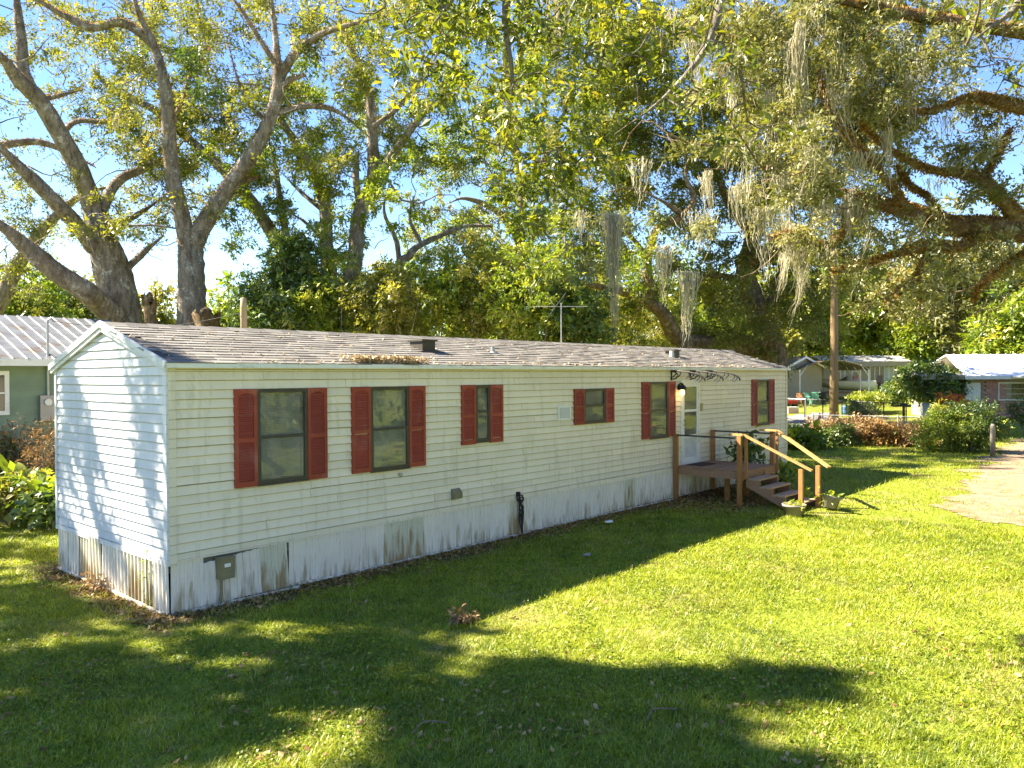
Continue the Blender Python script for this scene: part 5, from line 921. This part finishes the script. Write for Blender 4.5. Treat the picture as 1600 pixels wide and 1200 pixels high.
b = gp(1551, 714); ep = thing('corner_post', 'weathered grey wooden post at the edge of the sandy track', 'post', tuple(b)); MB().lathe([(0.085, -0.1), (0.08, 1.05), (0.06, 1.12), (0, 1.13)], tuple(b), 10).build('pole', M('post_grey', (0.27, 0.24, 0.2), (0.17, 0.15, 0.12), 6, 0.9, 0.4, stretch=(4, 4, .6)), ep, True); MB().tube([b+[.1, 0, .3], b+[.1, 0, .45]], 0.015, 6).build('staple', G['galv'], ep)
# vines, shrubs along the fence
for k, (px, py, Z, r, h, lm, lab) in enumerate([(1290, 672, 32.5, 0.8, 0.45, 'lf_dry', 'dry tan vine heap left of the utility pole on the fence'), (1340, 668, 32, 1.0, 0.6, 'lf_dry', 'dry tan vine heap right of the utility pole on the fence'), (1385, 675, 31.5, 0.9, 0.5, 'lf_fern', 'rusty brown vine heap midway along the fence'), (1430, 678, 31, 0.9, 0.5, 'lf_dry', 'dry grass and vine heap beside the big round shrub'), (1312, 680, 31.5, 0.6, 0.35, 'lf_dark', 'dark green vine clump at the foot of the fence')]):
    bush('vine_heap', lab, spot(px, py, Z), (r, r, h), 75, G[lm], 500+k, 0.11, 55, (0.18, 0.34), 10, 'brush', tint=(0.5, 0.25))
bush('round_shrub', 'big leafy yellow-green shrub left of the grey corner post', spot(1478, 672, 29.0), (1.05, 1.05, 0.85), 130, G['lf_bright'], 510, 0.10, 60, (0.18, 0.32), 8, tint=(0.5, 0.22))
bush('round_shrub', 'darker glossy leafy shrub touching the grey corner post', spot(1522, 668, 28.6), (0.95, 0.95, 0.95), 130, G['lf_dark'], 511, 0.10, 60, (0.18, 0.32), 8, tint=(0.5, 0.22))
bush('croton_shrub', 'orange-leaved shrub in front of the brick house', spot(1490, 632, 36), (0.62, 0.62, 0.45), 50, G['lf_orange'], 512, 0.16, 36, (0.14, 0.26), 6, width=0.35)
strapleaves('banana_plant', 'bright lime banana-like plant before the brick house window', face(1548, 33)[0], 7, 1.9, 0.42, G['lf_bright'], 63, 1.15, tint=0.85)
bush('citrus_tree', 'small dark rounded fruit tree standing before the low white wall', spot(1446, 605, 46)+[0, 0, .3], (1.9, 1.9, 1.15), 160, G['lf_dark'], 513, 0.19, 60, (0.3, 0.5), 9, 'tree', tint=(0.5, 0.22))
bush('flowering_shrub', 'dark shrub under the porch post at the right edge', spot(1604, 640, 36), (0.7, 0.7, 0.7), 50, G['lf_dark'], 514, 0.1, 50, (0.18, 0.3), 6)
bush('carport_shrub', 'bright green low shrub in front of the boat', spot(1360, 622, 50), (1.7, 0.9, 0.28), 70, G['lf_bright'], 515, 0.16, 50, (0.25, 0.45), 8, tint=(0.7, 0.2))
bush('carport_shrub', 'dark green shrub in front of the trailer porch', spot(1398, 610, 54), (1.0, 0.9, 0.7), 80, G['lf_dark'], 516, 0.16, 50, (0.25, 0.45), 8)
bush('yard_shrub', 'dark shrub behind the dark wire fence', spot(1345, 640, 47), (1.5, .8, .55), 60, G['lf_dark'], 517, 0.13, 50, (0.2, 0.4), 8)
c = spot(1254, 685, 30); bush('corner_plant', 'lush low broad-leaved plant by the far corner of the home', c, (0.85, 0.8, 0.36), 60, G['lf_bright'], 518, 0.22, 34, (0.2, 0.34), 8, 'plant', tint=(0.4, 0.16), width=0.6)
c = np.array([14.05, -0.75, 0.85]); bush('leafy_shrub', 'upright leafy shrub growing against the wall behind the stairs', c, (0.42, 0.38, 0.62), 46, G['lf_dark'], 519, 0.15, 13, (0.12, 0.24), 6, 'shrub', tint=(0.5, 0.2), width=0.5)
c = np.array([14.0, -1.5, 0.45]); bush('leafy_shrub', 'low leafy shrub beside the deck at the stair foot', c, (0.5, 0.4, 0.32), 40, G['lf_bright'], 520, 0.13, 14, (0.1, 0.22), 6, 'shrub', width=0.5)
# pots at the stairs
G['pot'] = M('grey_plastic_pot', (0.30, 0.27, 0.22), (0.22, 0.195, 0.155), 5, 0.6)
def pot(label, c, r, h, tilt, seed):
    t_ = thing('flower_pot', label, 'flower pot', tuple(c), group='pots at the stair foot'); t_.rotation_euler = tilt
    o_ = MB().lathe([(0.0, 0.0), (r*0.72, 0.0), (r*0.93, h*0.82), (r*1.0, h*0.83), (r*1.02, h), (r*0.93, h), (r*0.88, h*0.86), (0.0, h*0.84)], (0, 0, 0), 24, False).build('pot', G['pot'], t_, True, world=False)
    MB().lathe([(r*0.89, h*0.86), (r*0.5, h*0.90), (0.0, h*0.91)], (0, 0, 0), 16, False).build('soil', M('potting_soil', (0.05, 0.035, 0.025), None, 30, 0.95), t_, world=False)
    g = np.random.default_rng(seed); C = np.array([0, 0, h*0.98])+g.normal(0, 1, (9, 3))*[r*0.45, r*0.45, 0.03]; V, F, T = leaf_cloud(C, np.full(9, 0.09), 7, 0.10, g, tint=(0.75, 0.2)); np_obj('plant', V, F, G['lf_bright'], t_, T, world=False)['kind'] = 'stuff'
pot('round grey pot with seedlings at the left foot of the stairs', gp(1241, 806), 0.235, 0.24, (0, 0, 0), 1)
pot('leaning grey pot right of the stair foot', gp(1294, 797)+[0.02, -0.02, 0.045], 0.19, 0.25, (0.12, 0.2, 0), 2)
strapleaves('seedling', 'thin green sprouting plant between stairs and leaning pot', gp(1268, 790)+[0.35, 0.3, 0], 7, 0.62, 0.07, G['lf_bright'], 64, 1.2)
# litter on the lawn
def scrap(label, px, py, s, mat, name='litter_scrap'):
    p = gp(px, py); m = MB(); n = 9; ring = [(p[0]+s*math.cos(a_)*random.uniform(.6, 1.1), p[1]+s*0.6*math.sin(a_)*random.uniform(.6, 1.1), p[2]+0.05+random.uniform(0, .02)) for a_ in np.linspace(0, 6.28, n+1)[:-1]]
    m.add(ring+[(p[0], p[1], p[2]+0.075)]+[(a_, b_, c_-0.012) for a_, b_, c_ in ring], [(i, (i+1) % n, n) for i in range(n)]+[(i, n+1+i, n+1+(i+1) % n, (i+1) % n) for i in range(n)]); tag(m.build(name, mat), label, 'litter')
scrap('small white scrap of litter on the shaded grass near the skirting', 952, 819, 0.13, G['white']); scrap('faint pale scrap lying in the shaded lawn', 918, 872, 0.09, G['greybox'])
bush('dead_leaf_clump', 'clump of curled dead brown leaves on the lawn at the shadow edge', gp(722, 974)+[0, 0, 0.07], (0.20, 0.16, 0.07), 20, G['lf_dry'], 530, 0.07, 6, (0.04, 0.09), 4, 'leaf clump')
V = []; 
for k, (px, py, r_, lab) in enumerate([(1030, 1120, 0.4, 'thin grey twig lying on the lawn in the lower shade'), (670, 1145, 0.35, 'bent dry twig lying in the dark grass at the bottom')]):
    p = gp(px, py); P = catmull([p+[-r_*.5, 0, .04], p+[0, .05, .06], p+[r_*.4, -.08, .045]], 4); t_ = thing('fallen_twig', lab, 'twig', tuple(p)); np_obj('stick', *tube_np(P, 0.007, 5), G['bark_pale'], t_); np_obj('side_shoot', *tube_np([P[4], P[4]+[0.06, .1, .02]], 0.004, 4), G['bark_pale'], t_)
g = np.random.default_rng(3); t_ = thing('creeper', 'thin green creeper climbing the stained gable skirting', 'vine', (-0.05, 0.5, 0)); P = catmull([(-0.04, 0.50, 0), (-0.05, 0.46, .2), (-0.045, 0.52, .4), (-0.05, 0.49, .62)], 6); np_obj('stem', *tube_np(P, 0.006, 5), G['bark'], t_)
V, F, T = leaf_cloud(P[::2]+g.normal(0, .02, P[::2].shape)*[.2, 1, 1], np.full(len(P[::2]), 0.06), 6, 0.05, g); np_obj('foliage', V, F, G['lf_bright'], t_, T)
bush('weed_clump', 'small brown weed clump at the foot of the gable skirting', (-0.18, 1.75, 0.12), (0.16, 0.3, 0.1), 22, G['lf_dry'], 531, 0.05, 8, (0.05, 0.1), 5, 'weed')

# ------------------------------------------------------------------ carport, boat, trailer, shed
G['tan'] = M('tan_siding', (0.38, 0.32, 0.20), (0.33, 0.28, 0.17), 2, 0.6, rand=0.04); G['rust'] = M('old_tin', (0.26, 0.20, 0.13), (0.19, 0.145, 0.09), 3, 0.6, stain=(0.15, 0.10, 0.06), stain_scale=3); G['beige'] = M('beige_wall', (0.38, 0.33, 0.24), (0.33, 0.28, 0.2), 2, 0.7)
G['darkpane'] = M('dark_window', (0.03, 0.035, 0.04), (0.05, 0.05, 0.05), 2, 0.1, spec=0.6)
def clap(parent, x0, x1, y, z0, z1, step, mat, nrm=-1):
    z = z0
    while z < z1-0.02:
        zz = min(z+step, z1); MB().add([(x0, y, z), (x1, y, z), (x1, y+nrm*0.03, z), (x0, y+nrm*0.03, z), (x0, y+nrm*0.004, zz), (x1, y+nrm*0.004, zz)], [(0, 3, 2, 1), (3, 4, 5, 2)]).build('siding_board', mat, parent, world=False); z = zz
loc, rz = face(1304, 60); t_ = thing('carport', 'brown arched metal carport sheltering a boat', 'carport', loc, rz); hw_, D_ = 2.65, 6.0
arc = [(-hw_+2*hw_*k/12, 2.42+0.66*math.sin(math.pi*k/12)**0.8) for k in range(13)]
m = MB(); m.add([(x, 0, z) for x, z in arc]+[(x, D_, z) for x, z in arc]+[(x, 0, z-0.05) for x, z in arc]+[(x, D_, z-0.05) for x, z in arc], [(i, i+1, 14+i, 13+i) for i in range(12)]+[(26+i+1, 26+i, 39+i, 39+i+1) for i in range(12)]+[(i, 26+i, 27+i, i+1) for i in range(12)]); cr = m.build('roof', G['rust'], t_, world=False)
for k in range(9): MB().tube([(x, 0.1+k*0.7, z+0.02) for x, z in arc], 0.02, 4).build('roof_rib', G['rust'], cr, world=False)
for x in (-hw_+0.03, hw_-0.03):
    for k in range(5):
        MB().tube([(x, 0.05+k*1.45, -0.1), (x, 0.05+k*1.45, 2.42)], 0.05, 8).build('post', G['white'], t_, world=False); MB().tube([(x, 0.05+k*1.45, 1.9), (x*0.78, 0.05+k*1.45, 2.74)], 0.03, 6).build('brace', G['white'], t_, world=False)
loc, rz = face(1322, 63, -0.5); t_ = thing('boat', 'white motor boat parked on a trailer under the carport', 'boat', loc, rz)
sec = [(-2.4, 0.05, 1.55, 1.50), (-1.8, 0.55, 1.48, 0.95), (-0.8, 0.92, 1.42, 0.68), (0.6, 1.0, 1.38, 0.62), (2.2, 0.95, 1.36, 0.62)]; m = MB()
for x, hw2, zt, zk in sec: m.v += [(x, -hw2, zt), (x, -hw2*0.85, (zt+zk)/2), (x, 0, zk), (x, hw2*0.85, (zt+zk)/2), (x, hw2, zt)]
for i in range(4): m.f += [(i*5+j, i*5+j+1, i*5+6+j, i*5+5+j) for j in range(4)]
m.f += [(20, 21, 22, 23, 24)]; G['gel'] = M('boat_gelcoat', (0.85, 0.83, 0.79), (0.78, 0.76, 0.72), 3, 0.25); m.build('hull', G['gel'], t_, True, world=False)
m = MB(); 
for x, hw2, zt, zk in sec: m.v += [(x, -hw2, zt+.005), (x, -hw2*0.6, zt+.05), (x, hw2*0.6, zt+.05), (x, hw2, zt+.005)]
for i in range(4): m.f += [(i*4+j, i*4+4+j, i*4+5+j, i*4+1+j) for j in range(3)]
m.build('boat_deck', G['gel'], t_, world=False); MB().prism([(-0.5, -0.7, 1.46), (0.1, -0.75, 1.45), (0.15, -0.7, 1.8)], (0, 1.4, 0)).build('windshield', G['darkpane'], t_, world=False); MB().box(0.5, 0.95, -0.55, 0.55, 1.42, 1.75).box(0.9, 0.98, -.55, .55, 1.75, 1.95).build('seat', M('boat_seat_red', (0.4, 0.08, 0.06), (0.6, 0.55, 0.5), 3, .6), t_, world=False)
MB().box(2.25, 2.62, -0.18, 0.18, 1.25, 1.85).box(2.32, 2.52, -.09, .09, 0.5, 1.25).build('outboard_motor', G['black'], t_, world=False); MB().box(-2.1, 2.0, -0.6, -0.5, 0.42, 0.55).box(-2.1, 2.0, 0.5, 0.6, 0.42, 0.55).box(-3.2, -2.1, -.05, .05, 0.42, 0.52).build('trailer_frame', M('trailer_orange', (0.42, 0.22, 0.1), None, 5, .6), t_, world=False)
for s_ in (-1, 1): MB().tube([(0.9, s_*0.75, 0.32), (0.9, s_*0.95, 0.32)], 0.32, 16).build('wheel', G['black'], t_, world=False)
loc, rz = face(1352, 68.5); t_ = thing('tan_trailer', 'tan lap-sided trailer house with screened porch beyond the carport', 'mobile home', loc, rz)
wl = MB().box(-3.6, 3.5, 0.03, 3.6, -0.1, 2.95).build('wall', G['tan'], t_, world=False); clap(wl, -3.6, 0.35, 0.03, 0.2, 2.9, 0.22, G['tan']); clap(wl, 2.5, 3.5, 0.03, 0.2, 2.9, 0.22, G['tan'])
MB().prism([(-3.9, -0.5, 2.96), (3.75, -0.5, 2.96), (3.75, 1.7, 3.5), (-3.9, 1.7, 3.5)], (0, 0, 0.08)).prism([(-3.9, 1.71, 3.5), (3.75, 1.71, 3.5), (3.75, 4.0, 2.96), (-3.9, 4.0, 2.96)], (0, 0, 0.08)).build('roof', M('trailer_roof', (0.5, 0.47, 0.42), (0.36, 0.33, 0.28), 2, .6), t_, world=False); MB().box(-3.9, 3.75, -0.52, -0.501, 2.6, 2.98).build('fascia', G['beige'], t_, world=False)
pch = MB().box(0.36, 2.48, -0.02, 0.02, 0.1, 2.6).build('porch', G['darkpane'], t_, world=False)
for k in range(6): MB().box(0.36+k*0.41, 0.43+k*0.41, -0.06, -0.021, 0.1, 2.6).build('mullion', G['white'], pch, world=False)
MB().box(1.7, 2.45, -0.05, -0.025, 0.15, 2.55).build('curtain', M('porch_curtain', (0.5, 0.53, 0.55), None, 6, .8), pch, world=False); MB().box(0.36, 2.48, -0.055, -0.022, 0.95, 1.03).build('porch_rail', G['white'], pch, world=False)
for xa, xb_ in ((-2.9, -2.2), (-1.2, -0.5)): w_ = MB().box(xa-.06, xb_+.06, -0.05, -0.001, 1.15, 2.2).build('window', G['white'], t_, world=False); MB().box(xa, xb_, -0.06, -0.051, 1.2, 2.14).build('pane', G['darkpane'], w_, world=False)
loc, rz = face(1256, 61, 0.42); t_ = thing('shed', 'beige gabled shed with brown shingle roof past the far end of the home', 'shed', loc, rz)
sw_, sd_ = 3.6, 5.0; wl = MB().box(-sw_/2, sw_/2, 0, sd_, -0.1, 2.65).prism([(-sw_/2, 0, 2.65), (sw_/2, 0, 2.65), (0, 0, 3.35)], (0, sd_, 0)).build('wall', G['beige'], t_, world=False); clap(wl, -sw_/2, sw_/2, -0.002, 0.2, 2.65, 0.25, G['beige'])
sr_ = M('shed_shingle', (0.20, 0.14, 0.09), (0.13, 0.09, 0.06), 8, .9)
for s_ in (-1, 1): MB().prism([(s_*(sw_/2+.25), -0.25, 2.55), (0, -0.25, 3.39), (0, sd_+.25, 3.39), (s_*(sw_/2+.25), sd_+.25, 2.55)], (0, 0, 0.08)).build('roof', sr_, t_, world=False); MB().bar((s_*(sw_/2+.25), -0.27, 2.54), (0, -0.27, 3.38), 0.04, 0.16).build('rake_board', G['white'], t_, world=False)
# things in the carport yard
def chair(label, px, Z, mat, turn, seed):
    loc, rz = face(px, Z, turn); t_ = thing('garden_chair', label, 'chair', loc, rz, 'chairs by the carport'); MB().box(-.25, .25, -.25, .25, .40, .44).build('seat', mat, t_, world=False)
    m = MB()
    for k in range(5): m.bar((-.2+k*.1, .24, .44), (-.2+k*.1, .34, .88), .06, .02, (0, 1, 0))
    m.bar((-.25, .33, .88), (.25, .33, .88), .03, .08); m.build('backrest', mat, t_, world=False)
    for sx in (-1, 1):
        for sy in (-1, 1): MB().bar((sx*.22, sy*.22, .4), (sx*.27, sy*.27, 0), .05, .05, (0, 1, 0)).build('leg', mat, t_, world=False)
        MB().box(sx*.27-.03, sx*.27+.03, -.25, .28, .62, .65).build('armrest', mat, t_, world=False)
G['plgreen'] = M('green_plastic', (0.16, 0.42, 0.30), None, 4, .5); G['red'] = M('red_plastic', (0.5, 0.05, 0.035), None, 4, .5); G['blue'] = M('blue_plastic', (0.09, 0.20, 0.40), None, 4, .5); G['orangewood'] = M('orange_wood', (0.42, 0.2, 0.07), None, 5, .6)
chair('left green plastic chair under the carport edge', 1266, 57, G['plgreen'], 0.5, 1); chair('right green plastic chair under the carport edge', 1275, 57.5, G['plgreen'], 2.6, 2); chair('orange-brown wooden chair beside the carport post', 1248, 57, G['orangewood'], -0.6, 3)
loc, rz = face(1236, 56); t_ = thing('toy_wagon', 'red wagon standing on the grass left of the carport', 'wagon', loc, rz); MB().box(-.5, .4, -.25, .25, .25, .5).build('tub', G['red'], t_, world=False); MB().tube([(.4, 0, .3), (.75, 0, .75)], .02, 5).build('handle', G['black'], t_, world=False)
for sx in (-.32, .25):
    for sy in (-.28, .28): MB().tube([(sx, sy-.03, .13), (sx, sy+.03, .13)], .13, 10).build('wheel', G['black'], t_, world=False)
loc, rz = face(1238, 52); t_ = thing('cooler', 'pink and white cooler on the grass near the red wagon', 'cooler', loc, rz); MB().box(-.35, .35, -.2, .2, 0, .35).build('body', M('cooler_pink', (0.6, 0.3, 0.3), (0.7, .6, .58), 6, .5), t_, world=False); MB().box(-.37, .37, -.22, .22, .351, .43).build('lid', G['white'], t_, world=False)
loc, rz = face(1284, 58); t_ = thing('trash_bin', 'black rubbish bin under the carport behind the green chairs', 'bin', loc, rz); MB().lathe([(.24, 0), (.30, .75), (.32, .76), (.32, .8)], (0, 0, 0), 14).build('body', G['black'], t_, world=False); MB().lathe([(.33, .8), (.3, .88), (.05, .93)], (0, 0, 0), 14).build('lid', G['black'], t_, world=False)
loc, rz = face(1321, 50); t_ = thing('barrel', 'blue plastic barrel right of the utility pole', 'barrel', loc, rz); MB().lathe([(.20, 0), (.25, .08), (.26, .25), (.24, .28), (.26, .31), (.26, .48), (.21, .56)], (0, 0, 0), 16).build('body', G['blue'], t_, world=False); MB().lathe([(.05, .56), (.05, .59)], (.1, 0, 0), 8).build('bung', G['white'], t_, world=False)
loc, rz = face(1281, 46); t_ = thing('traffic_cone', 'red-orange traffic cone on the grass left of the utility pole', 'cone', loc, rz); MB().lathe([(.16, .03), (.035, .5), (.03, .51)], (0, 0, 0), 14).build('cone', M('cone_red', (0.62, 0.08, 0.03), None, 5, .5), t_, world=False); MB().box(-.2, .2, -.2, .2, 0, .031).build('base', G['red'], t_, world=False)
loc, rz = face(1292, 44); t_ = thing('jug', 'small white jug on the grass beside the utility pole', 'jug', loc, rz); MB().lathe([(.11, 0), (.12, .2), (.05, .3), (.04, .36)], (0, 0, 0), 12).build('body', G['white'], t_, world=False); MB().tube([(.05, 0, .32), (.14, 0, .3), (.12, 0, .18)], .015, 5).build('handle', G['white'], t_, world=False)
loc, rz = face(1412, 43.5); t_ = thing('mailbox', 'dark mailbox on a post at the end of the dark wire fence', 'mailbox', loc, rz); MB().box(-.05, .05, -.05, .05, -.1, .95).build('post', G['bronze'], t_, world=False); MB().tube([(0, -.28, 1.05), (0, .22, 1.05)], .11, 12).build('box', G['black'], t_, world=False)

# ------------------------------------------------------------------ white-roofed brick house
G['brick'] = M('pink_brick', (0.52, 0.30, 0.25), (0.42, 0.22, 0.18), 5, .85, rand=.12); G['wroof'] = M('white_metal_roof', (0.74, 0.75, 0.77), (0.66, 0.67, 0.69), 2, .4)
loc, rz = face(1555, 45); hs = thing('brick_house', 'low pink brick house with white metal roof and porch at the right edge', 'house', loc, rz)
wl = MB().box(-1.75, 5.5, 0.06, 5.0, -0.1, 2.35).build('wall', G['beige'], hs, world=False); bm_ = bpy.data.meshes.new('brick'); t2 = MB().box(0, .38, -.03, .06, 0, .105); bm_.from_pydata(t2.v, [], t2.f); bm_.materials.append(G['brick'])
for r_ in range(8):
    for c_ in range(16):
        x = 0.0+c_*0.40-(r_ % 2)*0.2-0.0
        if 0 <= x+.05 < 5.4: link('brick', bm_, None, wl, (x+.05, 0.0, r_*0.12-0.05))
for r_ in range(8, 20):
    for c_ in range(6):
        x = -0.75+c_*0.40-(r_ % 2)*0.2
        if -0.8 < x < 0.45: link('brick', bm_, None, wl, (x, 0.0, r_*0.12-0.05))
MB().box(-1.7, -0.85, -0.02, 0.055, 0.2, 2.0).build('panel_door', G['white'], hs, world=False)
wn = MB().box(0.15, 1.75, -0.05, 0.05, 0.98, 1.06).box(0.15, 1.75, -0.05, 0.05, 1.95, 2.03).box(0.15, 0.22, -0.05, 0.05, 1.06, 1.95).box(1.68, 1.75, -0.05, 0.05, 1.06, 1.95).build('window', G['white'], hs, world=False)
for k in range(4):
    for q in range(3): MB().box(0.23+k*.365, 0.23+k*.365+.33, 0.0, 0.03, 1.08+q*.295, 1.08+q*.295+.26).build('pane', G['darkpane'] if k > 1 else G['beige'], wn, world=False)
MB().box(0.221, 1.679, 0.031, 0.055, 1.061, 1.949).build('muntin', G['white'], wn, world=False)
rfh = MB().prism([(-2.0, -0.5, 2.33), (5.8, -0.5, 2.33), (5.8, 2.6, 3.62), (-1.4, 2.6, 3.62)], (0, 0, .06)).prism([(-1.4, 2.601, 3.62), (5.8, 2.601, 3.62), (5.8, 5.6, 2.33), (-2.0, 5.6, 2.33)], (0, 0, .06)).build('roof', G['wroof'], hs, world=False)
for k in range(17): x = -1.85+k*.45; MB().bar((x, -0.5, 2.41), (x+(.5 if k < 2 else .0), 2.6, 3.70), .04, .03).build('roof_seam', G['wroof'], rfh, world=False)
MB().box(-2.0, 5.8, -0.53, -0.501, 2.2, 2.4).build('fascia', G['white'], hs, world=False); MB().prism([(0.6, -2.6, 2.30), (5.8, -2.6, 2.95), (5.8, -0.54, 2.95), (0.6, -0.54, 2.30)], (0, 0, .1)).build('porch_roof', G['white'], hs, world=False)
MB().box(1.12, 1.28, -2.5, -2.34, -0.1, 2.36).build('porch_post', G['white'], hs, world=False); MB().box(4.5, 4.65, -2.5, -2.35, -0.1, 2.75).build('porch_post', G['white'], hs, world=False)
an_ = MB().box(-3.0, -1.76, 0.5, 3.5, -0.1, 2.2).build('annex', G['beige'], hs, world=False); MB().prism([(-4.4, -0.4, 2.38), (-1.77, -0.4, 2.38), (-1.77, 3.6, 2.75), (-4.0, 3.6, 2.75)], (0, 0, .07)).build('annex_roof', M('grey_flat_roof', (0.42, 0.40, 0.37), (0.3, .28, .25), 2, .7), an_, world=False); MB().box(-4.4, -1.77, -0.43, -0.401, 2.2, 2.42).build('fascia', G['beige'], an_, world=False)
for k in range(3): MB().box(-2.9+k*.37, -2.58+k*.37, 0.44, 0.495, 1.15, 1.75).build('pane', G['darkpane'], an_, world=False)
MB().box(-4.3, -2.3, -0.30, -0.05, -0.1, 0.85).build('low_wall', M('pale_block', (0.42, 0.44, 0.47), None, 3, .7), hs, world=False)
loc, rz = face(1478, 98); t_ = thing('far_house', 'pale far house glimpsed between trunks behind the brick house', 'house', loc, rz); wl = MB().box(-2.5, 3.5, 0, 5, -.2, 3.9).build('wall', G['beige'], t_, world=False); MB().prism([(-3, -.6, 3.9), (4, -.6, 3.9), (4, 2.5, 5.2), (-3, 2.5, 5.2)], (0, 0, .1)).build('roof', G['tin'], t_, world=False)
for xa in (-1.6, 0.3, 2.0): w_ = MB().box(xa-.08, xa+.98, -.06, -.001, 1.6, 3.2).build('window', G['white'], t_, world=False); MB().box(xa, xa+.9, -.07, -.061, 1.68, 3.12).build('pane', G['darkpane'], w_, world=False)
